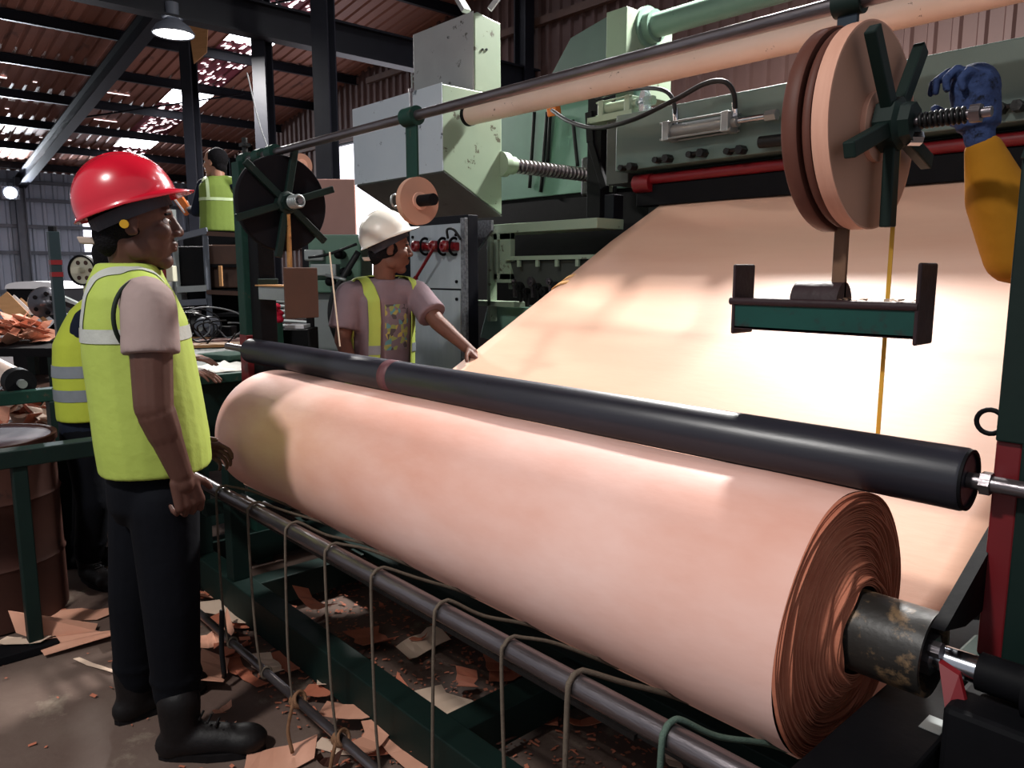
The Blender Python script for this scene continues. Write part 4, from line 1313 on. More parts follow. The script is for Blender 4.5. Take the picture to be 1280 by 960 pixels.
mb.cap(nek - Z * .035, nek.lerp(shR, .72) - Z * .01, .072, .066); mb.cap(nek - Z * .035, nek.lerp(shL, .72) - Z * .01, .072, .066)
vest = garment(t, mb, 'vest', 'vest', .007, 6)
bz = G(120, 415, 2.2).z
lab(stripe(vest, 'reflective_stripe', 'reflect', t, [((0, 0, bz - .019), Z), ((0, 0, bz + .019), -Z)]), 'silver stripe round the chest')
for k in (-1, 1):
    c = che + s * .105 * k
    stripe(vest, 'reflective_stripe', 'reflect', t, [(c - s * .012, s), (c + s * .012, -s), ((0, 0, bz + .019), Z)])
ax = (shR - nek)
ax.z = 0
ax.normalize()
c0 = nek.lerp(shR, .93)
e1 = V((ax.y, -ax.x, 0))
garm = [c0 + e1 * .088 * math.cos(a) + Z * (.105 * math.sin(a) - .045) + ax * (.018 * math.cos(2 * a)) for a in [math.radians(-62 + 170 * i / 24) for i in range(25)]]
MB().tube(garm, .006, 8).build('armhole_piping', 'piping', t, 1)
mb = MB()
trouser_mesh(mb, pel, f, s, (hpR, hpL), (knR, knL), (anR, anL), 1.06)
garment(t, mb, 'trousers', 'trousers', .009, 5)
f1 = facing(6)[0]
boot(t, V((G(232, 925, 2.12).x, G(232, 925, 2.12).y, 0)), f1, 0, 'boot', 1.12)
f2 = facing(48)[0]
boot(t, V((anL.x, anL.y, 0)), f2, 0, 'boot', 1.08)

# ---- 2: the man in the white helmet
f, s = facing(-42)
t = thing('person', 'person in a white hard hat and open lime vest touching the veneer sheet', 'person', (G(478, 450, 3.92).x, G(478, 450, 3.92).y, 0))
hd = G(488, 311, 3.88)
nek = G(480, 352, 3.90)
che = G(476, 405, 3.92)
pel = G(476, 500, 3.94)
shR, elR, wrR = G(437, 368, 3.80), G(428, 425, 3.76), G(446, 474, 3.66)
shL, elL, wrL = G(520, 366, 3.98), G(547, 403, 3.86), G(585, 436, 3.74)
hpR, knR, anR = pel - s * -.09 - Z * .05, pel + s * .10 - Z * .47 + f * .03, V((pel.x, pel.y, .09)) + s * .11
hpL, knL, anL = pel - s * .09 - Z * .05, pel - s * .10 - Z * .47 + f * .03, V((pel.x, pel.y, .09)) - s * .11
fr = head_frame(facing(14)[0], -4)
mb = MB()
head(mb, hd, fr, nek, .98)
trunk(mb, [pel, che, nek], f, s, [(0, .13, .09, 0), (.3, .13, .085, .01), (.6, .145, .095, .01), (.85, .13, .075, 0), (1, .06, .055, 0)])
mb.cap(nek - Z * .05, shR, .05, .048); mb.cap(nek - Z * .05, shL, .05, .048)
limb(mb, [shR, elR, wrR], [.048, .040, .028]); limb(mb, [shL, elL, wrL], [.048, .042, .028])
mb.cap(elL.lerp(wrL, .1), elL.lerp(wrL, .4), .042, .038)
hand(mb, wrL, (wrL - elL), V((0, -.2, -1)), -1, (12, 14, 10), 1.)
hand(mb, wrR, (wrR - elR), s * -.6 - Z * .4, 1, (30, 30, 20), 1.)
lower_body(mb, pel, (hpR, hpL), (knR, knL), (anR, anL))
finish_body(t, mb, 'skin2', .0042)
eyes(t, hd, fr, .98)
mb = MB().ell(hd + fr[0] * -.026 + fr[2] * .020, fr, (.093, .0815, .094), 24).ell(hd + fr[0] * -.062 - fr[2] * .035, fr, (.050, .060, .055), 16)
garment(t, mb, 'hair', 'hair', .007, 3)
hard_hat(t, hd + fr[2] * .056 - fr[0] * .026, head_frame(facing(14)[0], 24), 'whitehat', 1.03, .034, False)
mb = MB()
trunk(mb, [pel - Z * .04, che, nek + Z * .01], f, s, [(0, .175, .125, 0), (.25, .17, .12, 0), (.55, .168, .122, .005), (.78, .172, .112, 0), (.92, .13, .085, -.008), (1, .078, .07, -.004)])
for sh, el in ((shR, elR), (shL, elL)):
    d = (el - sh)
    mb.cap(nek - Z * .045, sh, .07, .068)
    mb.lathe(sh - d.normalized() * .02, d, [(0, .066), (.04, .072), (d.length * .5, .074), (d.length * .85, .080)], 20)
sh_ = garment(t, mb, 'shirt', 'shirt2', .008, 5)
# printed motif on the chest
c = che + f * .1
pr = stripe(sh_, 'shirt_print', None, t, [(che, f), (c - s * .078, s), (c + s * .070, -s), (c - Z * .125, Z), (c + Z * .105, -Z)], .0015)
pm = bpy.data.materials.new('shirt_motif')
pm.use_nodes = True
nt = pm.node_tree
b = nt.nodes['Principled BSDF']
b.inputs['Roughness'].default_value = .85
tc = nt.nodes.new('ShaderNodeTexCoord')
vo = nt.nodes.new('ShaderNodeTexVoronoi')
vo.inputs['Scale'].default_value = 42
nt.links.new(tc.outputs['Object'], vo.inputs['Vector'])
cr = nt.nodes.new('ShaderNodeValToRGB')
els = cr.color_ramp
els.interpolation = 'CONSTANT'
for pos, cc in ((0, '#6f626a'), (.34, '#9a9350'), (.54, '#4a4346'), (.62, '#85904f'), (.76, '#56858a'), (.86, '#aa9c50'), (.93, '#77686f')):
    if pos in (0,): e = els.elements[0]
    else: e = els.elements.new(pos)
    e.color = hx(cc)
sp = nt.nodes.new('ShaderNodeSeparateColor')
nt.links.new(vo.outputs['Color'], sp.inputs[0])
nt.links.new(sp.outputs[0], cr.inputs[0])
nt.links.new(cr.outputs[0], b.inputs['Base Color'])
pr.data.materials.append(pm)
pr['label'] = 'faded yellow and teal motif printed on the shirt'
mb = MB()
hem = pel - Z * .03
trunk(mb, [hem, che, nek + Z * .015], f, s, [(0, .20, .145, 0), (.25, .19, .138, 0), (.55, .182, .136, .005), (.78, .176, .122, 0), (.92, .135, .094, -.01), (1, .084, .078, -.006)])
mb.cap(nek - Z * .035, nek.lerp(shR, .70), .074, .07); mb.cap(nek - Z * .035, nek.lerp(shL, .70), .074, .07)
ob = garment(t, mb, 'vest', 'vest', .008, 5)
bm = bmesh.new()
bm.from_mesh(ob.data)
org = ROOT[t.name]
for k in (-1, 1):
    bmesh.ops.bisect_plane(bm, geom=bm.verts[:] + bm.edges[:] + bm.faces[:], plane_co=che + s * k * .100 - org, plane_no=s)
    bmesh.ops.bisect_plane(bm, geom=bm.verts[:] + bm.edges[:] + bm.faces[:], plane_co=che + s * k * .150 - org, plane_no=s)
kill = [q for q in bm.faces if (q.calc_center_median() + org - che).dot(f) > .01 and not .0998 < abs((q.calc_center_median() + org - che).dot(s)) < .1502 and (q.calc_center_median() + org - nek).z < .03]
bmesh.ops.delete(bm, geom=kill, context='FACES')
bm.to_mesh(ob.data)
bm.free()
so = ob.modifiers.new('thickness', 'SOLIDIFY')
so.thickness = .004
bz = G(500, 425, 3.8).z
stripe(ob, 'reflective_stripe', 'reflectg', t, [((0, 0, bz - .07), Z), ((0, 0, bz - .025), -Z)])
mb = MB()
trouser_mesh(mb, pel, f, s, (hpR, hpL), (knR, knL), (anR, anL))
garment(t, mb, 'trousers', 'trousers', .012, 4)
for an in (anR, anL): boot(t, V((an.x, an.y, 0)), f, 0)

# ---- 3: behind the red helmet, arms reaching over the green bench
f, s = facing(20)
gd = 3.47
t = thing('person', 'person in a bright yellow vest and navy shirt, mostly hidden behind the red hard hat', 'person', (G(105, 715, gd).x, G(105, 715, gd).y, 0))
hd = G(150, 326, gd)
nek = G(134, 374, gd)
che = G(108, 430, gd)
pel = G(112, 540, gd)
shR, elR, wrR = G(120, 398, gd - .15), G(165, 458, gd - .2), G(228, 462, gd - .08)
shL, elL, wrL = G(118, 395, gd + .17), G(170, 440, gd + .2), G(226, 446, gd + .12)
hpR, knR, anR = pel + s * .09 - Z * .05, G(118, 625, gd - .1), G(112, 695, gd - .04)
hpL, knL, anL = pel - s * .09 - Z * .05, G(112, 625, gd + .1), G(108, 690, gd + .15)
fr = head_frame(facing(10)[0], -8)
mb = MB()
head(mb, hd, fr, nek, .96)
trunk(mb, [pel, che, nek], f, s, [(0, .13, .09, 0), (.3, .13, .085, .01), (.6, .145, .095, .01), (.85, .13, .075, 0), (1, .06, .055, 0)])
mb.cap(nek - Z * .05, shR, .05, .048); mb.cap(nek - Z * .05, shL, .05, .048)
limb(mb, [shR, elR, wrR], [.046, .038, .026]); limb(mb, [shL, elL, wrL], [.046, .038, .026])
hand(mb, wrR, facing(-8)[0] - Z * .12, -Z, 1, (10, 16, 10))
hand(mb, wrL, facing(-4)[0] - Z * .06, -Z, -1, (8, 12, 8))
lower_body(mb, pel, (hpR, hpL), (knR, knL), (anR, anL))
finish_body(t, mb, 'skin2', .0046)
eyes(t, hd, fr, .96)
mb = MB().ell(hd + fr[0] * -.016 + fr[2] * .028, fr, (.103, .084, .098), 24).ell(hd + fr[0] * -.05 - fr[2] * .03, fr, (.058, .062, .055), 16)
garment(t, mb, 'hair', 'hair', .008, 3)
mb = MB()
trunk(mb, [pel, che, nek + Z * .01], f, s, [(0, .165, .12, 0), (.4, .162, .118, 0), (.65, .165, .118, 0), (.85, .165, .105, 0), (.94, .12, .085, 0), (1, .075, .068, 0)])
for sh, el in ((shR, elR), (shL, elL)):
    mb.cap(nek - Z * .045, sh, .066, .064)
    mb.chain([sh, el], [.066, .055])
garment(t, mb, 'shirt', 'navy', .009, 4)
mb = MB()
hem = G(100, 520, gd)
hem = V((che.x, che.y, hem.z)) 
trunk(mb, [hem, che, nek + Z * .012], f, s, [(0, .19, .140, 0), (.3, .185, .142, 0), (.52, .175, .134, 0), (.72, .150, .125, -.006), (.86, .135, .112, -.012), (.94, .11, .094, -.012), (1, .08, .076, -.008)])
v3 = garment(t, mb, 'vest', 'vest2', .008, 5)
for py in (463, 492):
    bz = G(88, py, gd - .1).z
    lab(stripe(v3, 'reflective_stripe', 'reflectg', t, [((0, 0, bz - .026), Z), ((0, 0, bz + .026), -Z)]), 'dark grey stripe round the waist')
mb = MB()
trouser_mesh(mb, pel, f, s, (hpR, hpL), (knR, knL), (anR, anL))
garment(t, mb, 'trousers', 'trousers', .012, 4)
boot(t, V((anR.x, anR.y, 0)), facing(-35)[0], 0)
boot(t, V((anL.x, anL.y, 0)), facing(25)[0], 0)

# ---- 4: on the platform, back turned
gd = 7.2
f, s = facing(118)
PZ_ = .90
base = G(279, 300, gd)
t = thing('person', 'bareheaded person in a green vest seen from behind on the platform', 'person', (base.x, base.y, PZ_))
hd = G(268, 204, gd + .02)
nek = G(273, 223, gd)
che = G(277, 252, gd)
pel = V((base.x, base.y, PZ_ + .90)) - f * .02
shL, elL, wrL = G(255, 232, gd + .03), G(246, 264, gd + .05), G(238, 262, gd + .25)
shR, elR, wrR = G(300, 233, gd - .02), G(307, 262, gd + .06), G(303, 280, gd + .22)
hp = [pel + s * .09 * k - Z * .05 for k in (1, -1)]
kn = [pel + s * .10 * k - Z * .47 + f * .02 for k in (1, -1)]
an = [V((pel.x, pel.y, PZ_ + .09)) + s * .10 * k for k in (1, -1)]
fr = head_frame(facing(168)[0], 0)
mb = MB()
head(mb, hd, fr, nek, 1.02)
trunk(mb, [pel, che, nek], f, s, [(0, .13, .09, 0), (.6, .145, .095, .01), (.85, .13, .075, 0), (1, .06, .055, 0)])
mb.cap(nek - Z * .05, shR, .05, .048); mb.cap(nek - Z * .05, shL, .05, .048)
limb(mb, [shR, elR, wrR], [.046, .038, .026]); limb(mb, [shL, elL, wrL], [.046, .038, .026])
hand(mb, wrL, facing(165)[0] + Z * .2, facing(80)[0], -1, (30, 40, 30), .95)
hand(mb, wrR, f, -Z, 1, (30, 30, 20))
lower_body(mb, pel, hp, kn, an)
finish_body(t, mb, 'skin3', .006)
eyes(t, hd, fr, .98)
mb = MB().ell(hd + fr[0] * -.034 + fr[2] * .040, fr, (.098, .089, .100), 24).ell(hd + fr[0] * -.06 - fr[2] * .035, fr, (.056, .066, .06), 16)
garment(t, mb, 'hair', 'hair', .008, 3)
mb = MB()
trunk(mb, [pel, che, nek + Z * .01], f, s, [(0, .17, .12, 0), (.4, .165, .118, 0), (.7, .17, .118, 0), (.87, .165, .105, 0), (.95, .12, .085, 0), (1, .075, .068, 0)])
for sh, el, wr_ in ((shR, elR, wrR), (shL, elL, wrL)):
    mb.cap(nek - Z * .045, sh, .066, .064)
    mb.chain([sh, el, el.lerp(wr_, .8)], [.066, .055, .042])
garment(t, mb, 'shirt', 'navy', .010, 4)
mb = MB()
hem = V((pel.x, pel.y, G(270, 290, 7.2).z)) 
trunk(mb, [hem, che, nek + Z * .015], f, s, [(0, .205, .140, 0), (.3, .195, .138, 0), (.6, .188, .134, 0), (.8, .18, .122, 0), (.92, .14, .1, 0), (1, .084, .078, 0)])
mb.cap(nek - Z * .035, nek.lerp(shR, .72), .072, .066); mb.cap(nek - Z * .035, nek.lerp(shL, .72), .072, .066)
v4 = garment(t, mb, 'vest', 'vest3', .009, 5)
bz = G(270, 249, gd - .1).z
stripe(v4, 'reflective_stripe', 'reflectp', t, [((0, 0, bz - .013), Z), ((0, 0, bz + .013), -Z)])
for k in (-1, 1):
    c = che + s * .125 * k
    stripe(v4, 'reflective_stripe', 'reflectp', t, [(c - s * .013, s), (c + s * .013, -s), ((0, 0, bz + .013), Z)])
mb = MB()
trouser_mesh(mb, pel, f, s, hp, kn, an)
garment(t, mb, 'trousers', 'trousers', .014, 4)
for a in an: boot(t, V((a.x, a.y, 0)), f, PZ_)
p = wrL + facing(165)[0] * .08 + Z * .05
tt = thing('orange_pad', 'small orange pad held up by the bareheaded person on the platform', 'tool', p - Z * .07)
ex = facing(170)[0] * .6 + Z * .8
MB().obox(p, ex.normalized() * .10, facing(80)[0] * .02, (ex.normalized().cross(facing(80)[0])) * .045).build('pad', 'orange', tt, 0, .004)
MB().obox(p - facing(0)[0] * .03, ex.normalized() * .10, facing(80)[0] * .021, (ex.normalized().cross(facing(80)[0])) * .008).build('pad_edge', 'white', tt)

# ---- 5: beyond the near post, only the raised gloved arm is in the picture
f, s = V((-1, -.15, 0)).normalized(), None
s = V((f.y, -f.x, 0))
base = V((.10, 2.12, 0))
t = thing('person', 'person mostly outside the picture, raising a blue glove and mustard sleeve behind the near post', 'person', base)
pel, che, nek = base + Z * .92, base + Z * 1.22 + f * .02, base + Z * 1.48 + f * .03
hd = nek + Z * .14 + f * .05
shL = base - s * .19 + Z * 1.43
shR, elR, wrR = base + s * .19 + Z * 1.43, base + s * .24 + Z * 1.15, base + s * .22 + Z * .92 + f * .08
elL, wrL = W(1268, 320, D=1.52), W(1224, 168, D=1.50)
hp = [pel + s * .09 * k - Z * .05 for k in (1, -1)]
kn = [pel + s * .10 * k - Z * .47 + f * .02 for k in (1, -1)]
an = [V((pel.x, pel.y, .09)) + s * .10 * k for k in (1, -1)]
fr = head_frame(f, 5)
mb = MB()
head(mb, hd, fr, nek, .98)
trunk(mb, [pel, che, nek], f, s, [(0, .13, .09, 0), (.6, .145, .095, .01), (.85, .13, .075, 0), (1, .06, .055, 0)])
mb.cap(nek - Z * .05, shR, .05, .048); mb.cap(nek - Z * .05, shL, .05, .048)
limb(mb, [shR, elR, wrR], [.046, .038, .026]); limb(mb, [shL, elL, wrL], [.046, .038, .026])
hand(mb, wrR, -Z, -s, 1, (30, 30, 20))
hd_dir = W(1218, 105, D=1.5) - wrL
hand(mb, wrL, hd_dir, -RIGHT, -1, (62, 75, 55), .66)
lower_body(mb, pel, hp, kn, an)
finish_body(t, mb, 'skin2', .0055)
eyes(t, hd, fr, .98)
mb = MB().ell(hd + fr[0] * -.018 + fr[2] * .034, fr, (.104, .085, .1), 24)
garment(t, mb, 'hair', 'hair', .008, 3)
mb = MB()
hand(mb, wrL, hd_dir, -RIGHT, -1, (50, 62, 48), 1.12)
d = hd_dir.normalized()
mb.lathe(wrL + d * .012, d, [(0, .039), (.03, .042), (.06, .044)], 16)
mb.ell(wrL + d * .09, (RIGHT, fwh, Z), (.046, .046, .05), 14)
garment(t, mb, 'work_glove', 'glove', .0045, 3)
mb = MB()
trunk(mb, [pel - Z * .05, che, nek + Z * .01], f, s, [(0, .18, .13, 0), (.4, .17, .122, 0), (.7, .172, .12, 0), (.87, .165, .105, 0), (.95, .12, .085, 0), (1, .075, .068, 0)])
mb.cap(nek - Z * .045, shR, .066, .064); mb.cap(nek - Z * .045, shL, .066, .064)
mb.chain([shR, elR, elR.lerp(wrR, .9)], [.066, .06, .042])
mb.chain([shL, elL], [.068, .056])
mb.chain([elL, elL.lerp(wrL, .5), elL.lerp(wrL, .86)], [.056, .058, .036], 16)
garment(t, mb, 'shirt', 'mustard', .008, 4)
mb = MB()
trouser_mesh(mb, pel, f, s, hp, kn, an)
garment(t, mb, 'trousers', 'trousers', .014, 4)
for a in an: boot(t, V((a.x, a.y, 0)), f, 0)
# ------------------------------------------------------------------ platform, rack, bench behind the roll
def gbox(px0, py0, px1, py1, g, depth):
    """box in the photographer's heading: front rectangle at distance g, going back by depth; returns centre and half vectors"""
    a, b = G(px0, py1, g), G(px1, py0, g)
    c = G((px0 + px1) / 2, (py0 + py1) / 2, g)
    wd = abs((b - a).dot(RIGHT)) / 2
    ht = abs(b.z - a.z) / 2
    return c + fwh * depth / 2, RIGHT * wd, fwh * depth / 2, Z * ht

t = thing('platform', 'dark steel platform that the green-vested person stands on', 'platform', V((G(272, 300, 7.35).x, G(272, 300, 7.35).y, 0)))
c = G(272, 300, 7.35)
MB().obox(V((c.x, c.y, .869)), RIGHT * .38, fwh * .36, Z * .03).build('deck', 'steel', t)
for i in (-1, 1):
    for j in (-1, 1): MB().box(V((c.x, c.y, 0)) + RIGHT * .33 * i + fwh * .32 * j - V((.03, .03, 0)), V((c.x, c.y, .84)) + RIGHT * .33 * i + fwh * .32 * j + V((.03, .03, 0))).build('leg', 'steel', t)
t = thing('steel_rack', 'black steel rack with grey rails below the green-vested person', 'rack', V((G(262, 340, 6.4).x, G(262, 340, 6.4).y, 0)))
gr = 6.4
zt, zb = G(240, 294, gr).z, 0.0
def upright(px, g, m='steel2', top=None):
    p = G(px, 340, g)
    MB().box((p.x - .018, p.y - .018, 0), (p.x + .018, p.y + .018, top or zt)).build('upright', m, t)
upright(221, gr, 'alu', G(221, 262, gr).z); upright(259, gr, 'steel2'); upright(303, gr, 'steel2')
upright(228, gr + .45, 'steel'); upright(300, gr + .45, 'steel')
for py, m in ((293, 'steel2'), (361, 'alu'), (378, 'steel2')):
    a, b = G(222, py + (4 if py < 300 else 1), gr - .02), G(259, py - (5 if py < 300 else 1), gr - .02)
    MB().bar(a, b, .03, .05).build('rail', m, t)
for py in (292, 365):
    a, b = G(259, py, gr - .02), G(303, py + 2, gr - .02)
    MB().bar(a, b, .03, .035).build('rail', 'brown', t)
for py in (330, 362, 392):
    c, x, y, z = gbox(224, py, 300, py + 4, gr + .05, .45)
    MB().obox(c, x, y, z).build('shelf', 'black', t)
c, x, y, z = gbox(223, 292, 303, 430, gr + .47, .02)
MB().obox(c, x, y, z).build('back_panel', 'black', t)
c, x, y, z = gbox(224, 308, 256, 358, gr + .02, .40)
MB().obox(c, x, y, z).build('dark_case', 'black', t, 0, .01)
c, x, y, z = gbox(262, 306, 300, 360, gr + .10, .30)
MB().obox(c, x, y, z).build('brown_case', 'brown', t, 0, .01)
p = G(276, 345, gr - .04)
tag(MB().obox(p, RIGHT * .014, fwh * .01, Z * .085).build('wooden_handle', 'wood', None, 0, .003), 'tan wooden handle hanging on the front of the black rack', 'tool')
p = G(302, 340, gr - .03)
tag(MB().obox(p, RIGHT * .010, fwh * .006, Z * .09).build('pink_tag', mat('pink_tag', '#d9b9c0', '#c78e9a', rough=.7, scale=20)), 'narrow pink and white tag hanging on the right of the rack', 'tag')

t = thing('green_bench', 'dark green steel bench between the yellow vest and the roll', 'bench', (-4.7, 1.75, 0))
MB().box((-5.9, 1.18, .90), (-3.76, 2.05, .945)).build('bench_top', 'dgreen2', t, 0, .004)
MB().box((-5.85, 1.22, .45), (-3.80, 2.0, .90)).build('apron', 'dgreen', t)
for x in (-5.8, -3.86):
    for y in (1.22, 1.92): MB().box((x, y, 0), (x + .08, y + .08, .45)).build('leg', 'dgreen', t)
MB().box((-3.80, 1.28, .20), (-3.70, 1.95, .28)).build('stretcher', 'dgreen', t)
# work on the bench
def on_bench(px, py): return W(px, py, Z=.945)
p = on_bench(262, 462)
mb = MB()
rb = random.Random(9)
n_ = 12
vs = []
for i in range(n_):
    for j in range(n_):
        vs.append(V((p.x - .16 + .34 * i / (n_ - 1), p.y - .06 + .30 * j / (n_ - 1), .95 + .035 * abs(noise.noise(V((i * .45, j * .5, 3)))))))
fs = [(i * n_ + j, (i + 1) * n_ + j, (i + 1) * n_ + j + 1, i * n_ + j + 1) for i in range(n_ - 1) for j in range(n_ - 1)]
o = MB().add(vs, fs).build('white_rag', 'cloth', None, 1)
o.modifiers.new('thickness', 'SOLIDIFY').thickness = .006
tag(o, 'crumpled white rag under the hands on the green bench', 'rag')
p = on_bench(285, 449)
tag(MB().obox(p + Z * .02, V((.12, .05, 0)), V((-.03, .1, 0)), V((0, 0, .016))).build('green_pad', 'greencloth', None, 0, .008), 'dull green pad lying on the bench beyond the white rag', 'pad')
for k, (px, py, L) in enumerate(((255, 428, .9), (285, 433, .8), (230, 426, .5))):
    p = on_bench(px, py)
    tag(MB().obox(p + Z * (.012 + .002 * k), V((.1, .35 * L, 0)), V((.09, -.03, 0)), V((0, 0, .009))).build('veneer_board', 'wood' if k else 'pinkboard'), ['pinkish board lying across the bench behind the hands', 'tan board on the bench toward the red post', 'short tan board on the bench behind the lime vest'][k], 'board')
t = thing('old_motor', 'dark electric motor among loose cables on the green bench', 'motor', on_bench(236, 424))
c = on_bench(236, 424) + Z * .105
MB().lathe(c - RIGHT * .11, RIGHT, [(0, .06), (.015, .095), (.06, .105), (.16, .105), (.20, .095), (.22, .06), (.25, .02)], 24).build('motor_body', 'greasy', t, 2)
MB().obox(c - Z * .09, RIGHT * .10, fwh * .08, Z * .014).build('motor_foot', 'steel', t)
MB().cyl(c + RIGHT * .12, c + RIGHT * .20, .018, 12).build('shaft', 'alu', t, 2)
for k in range(6): MB().obox(c + RIGHT * (-.06 + .024 * k), RIGHT * .003, fwh * .11, Z * .108).build('fin', 'greasy', t)
t = thing('gear_motor', 'grey gear casing among loose cables on the green bench', 'machine', on_bench(262, 424))
c = on_bench(262, 424) + Z * .09
MB().lathe(c - fwh * .10, fwh, [(0, .03), (0, .07), (.02, .085), (.14, .085), (.16, .05)], 20).build('gear_casing', 'steel2', t, 2)
MB().obox(c + RIGHT * .12 - Z * .04, RIGHT * .07, fwh * .06, Z * .05).build('terminal_box', 'black', t, 0, .006)
MB().cyl(c - fwh * .16, c - fwh * .10, .018, 12).build('shaft', 'alu', t, 2)
ORD = ['first', 'second', 'third', 'fourth', 'fifth', 'sixth', 'seventh', 'eighth', 'ninth', 'tenth', 'last']
rb = random.Random(4)
for k in range(11):
    c = on_bench(225 + 7 * k, 425 + 3 * (k % 3)) + Z * .06
    r = .05 + .11 * rb.random()
    pts = []
    a0 = rb.random() * 6
    for i in range(9):
        a = a0 + i * .62
        pts.append(c + RIGHT * (r * 1.6 * math.cos(a)) + Z * (max(-.05, r * math.sin(a) + .03 + .02 * rb.random())) + fwh * (.05 * math.sin(2 * a) - .12))
    o = MB().tube(bez(pts, 5), .0055, 6).build('loose_cable', 'cablegrey' if k % 3 == 1 else 'cable', None, 1)
    tag(o, '%s %s cable loop tangled over the motors, %s from the left on the green bench' % ('wide' if r > .105 else 'small', 'grey' if k % 3 == 1 else 'black', ORD[k]), 'cable', 'loose cables on the green bench')

# grey and green machine right of the left reel
t = thing('milling_machine', 'grey and green workshop machine behind the left tape reel', 'machine', V((G(415, 370, 5.4).x, G(415, 370, 5.4).y, 0)))
c, x, y, z = gbox(398, 366, 446, 600, 5.4, .5); c.z = z.z = 0
tz = G(415, 366, 5.4).z
MB().obox(V((c.x, c.y, tz / 2)), x, y, Z * tz / 2).build('cabinet', 'cabgrey', t, 0, .01)
c, x, y, z = gbox(386, 293, 450, 352, 5.35, .45)
MB().obox(c, x, y, z).build('head', 'machgreen', t, 0, .02)
c, x, y, z = gbox(380, 312, 404, 326, 5.3, .3)
MB().obox(c, x, y, z).build('side_box', 'alu', t, 0, .01)
c, x, y, z = gbox(388, 330, 420, 345, 5.25, .3)
MB().obox(c, x, y, z).build('carriage', 'alu', t, 0, .008)
c, x, y, z = gbox(384, 350, 448, 366, 5.3, .4)
MB().obox(c, x, y, z).build('table', 'machgreen', t, 0, .01)
for px, py in ((423, 318), (412, 352), (430, 340)):
    p = G(px, py, 5.22)
    MB().cyl(p, p + fwh * .12, .03, 12).sphere(p, .032, 10).build('knob', 'black', t, 2)
p = G(408, 344, 5.2); q = G(432, 350, 5.1)
MB().cyl(p, q, .012, 8).build('lever', 'alu', t, 1)
MB().tube(bez([G(448, 315, 5.2), G(430, 345, 5.15), G(416, 372, 5.15), G(414, 400, 5.15), G(424, 430, 5.2)], 6), .022, 8).build('hose', 'cable', t, 1)
MB().tube(bez([G(386, 322, 5.25), G(410, 318, 5.2), G(446, 305, 5.2)], 6), .010, 6).build('hose', 'cable', t, 1)
c, x, y, z = gbox(388, 224, 443, 296, 6.1, .04)
tag(MB().obox(c, x, y, z).build('stained_screen', 'pinkboard', None, 0, .004), 'stained pinkish screen standing above the grey and green machine', 'screen')
c, x, y, z = gbox(392, 296, 440, 700, 6.05, .3)
tz = G(415, 296, 6.05).z
tag(MB().obox(V((c.x, c.y, tz / 2)), x, y, Z * tz / 2).build('dark_stand', 'steel', None), 'dark stand carrying the stained pinkish screen', 'stand')
t = thing('rod_stack', 'stack of grey steel rods under the far tray', 'rods', V((G(360, 385, 4.8).x, G(360, 385, 4.8).y, 0)))
for k in range(6): MB().cyl(G(338, 376 + 6 * k, 4.8), G(386, 379 + 6 * k, 4.8), .011, 8).build('rod', 'alu', t, 2)
c, x, y, z = gbox(336, 374, 342, 425, 4.75, .04); MB().obox(V((c.x, c.y, .62)), x, y, Z * .62).build('rack_post', 'black', t)
c, x, y, z = gbox(384, 374, 390, 425, 4.75, .04); MB().obox(V((c.x, c.y, .62)), x, y, Z * .62).build('rack_post', 'black', t)
t = thing('green_bucket', 'green container with a red rag left of the steel rods', 'container', V((G(336, 410, 4.4).x, G(336, 410, 4.4).y, 0)))
c = G(336, 403, 4.4)
MB().box((c.x - .06, c.y - .06, 0), (c.x + .06, c.y + .06, c.z)).build('container', 'dgreen2', t, 0, .006)
mb = MB()
for k in range(7): mb.ell(c + RIGHT * (.05 * math.cos(k * 2)) + Z * (.015 + .013 * k) + fwh * .03 * math.sin(k * 3), (RIGHT, fwh, Z), (.04, .04, .022), 10)
garment(t, mb, 'red_rag', mat('red_rag', '#b01a34', '#8e1229', rough=.8), .008, 3)
c, x, y, z = gbox(346, 404, 384, 420, 4.5, .25)
tt = thing('switch_box', 'dark box with a pale square plate in front of the steel rods', 'box', V((c.x, c.y, 0)))
MB().obox(V((c.x, c.y, c.z / 2)), x, y, Z * c.z / 2).build('box_body', 'black', tt, 0, .005)
MB().obox(V((c.x, c.y, c.z + .012)) , x * .62, y * .6 , Z * .010).build('pale_plate', 'white', tt)

# ------------------------------------------------------------------ left side: frame, drum, rollers, heaps, machines
t = thing('green_trestle', 'dark green steel trestle with a leg at the left edge, before the brown drum', 'trestle', (-3.29, .3, 0))
MB().box((-3.33, -.9, .735), (-3.25, 1.02, .80)).build('top_rail', 'dgreen', t, 0, .004)
MB().box((-3.318, .465, .03), (-3.262, .515, .735)).build('leg', 'dgreen', t, 0, .004)
MB().box((-3.325, -.9, .03), (-3.255, -.83, .735)).build('leg', 'dgreen', t, 0, .004)
MB().box((-3.35, -.9, 0), (-3.23, .56, .035)).build('foot_rail', 'black', t, 0, .004)
MB().box((-4.20, -.9, .84), (-4.12, .86, .90)).build('back_rail', 'dgreen2', t, 0, .004)
MB().box((-4.20, .76, 0), (-4.11, .85, .84)).build('back_leg', 'dgreen', t, 0, .004)
MB().box((-3.325, .93, .03), (-3.255, 1.0, .735)).build('leg', 'dgreen', t, 0, .004)
MB().cyl((-4.16, .10, .90), (-4.16, .10, .93), .03, 8).build('bolt', 'black', t)
t = thing('banded_post', 'dark teal post with two red bands behind the trestle', 'post', (-4.35, .87, 0))
pp = W(72, 360, D=3.92)
zt_ = W(72, 290, D=3.92).z
MB().box((pp.x - .025, pp.y - .025, 0), (pp.x + .025, pp.y + .025, zt_)).build('post', mat('post_teal', '#0a1f26', '#0e262d', rough=.45, scale=6), t, 0, .003)
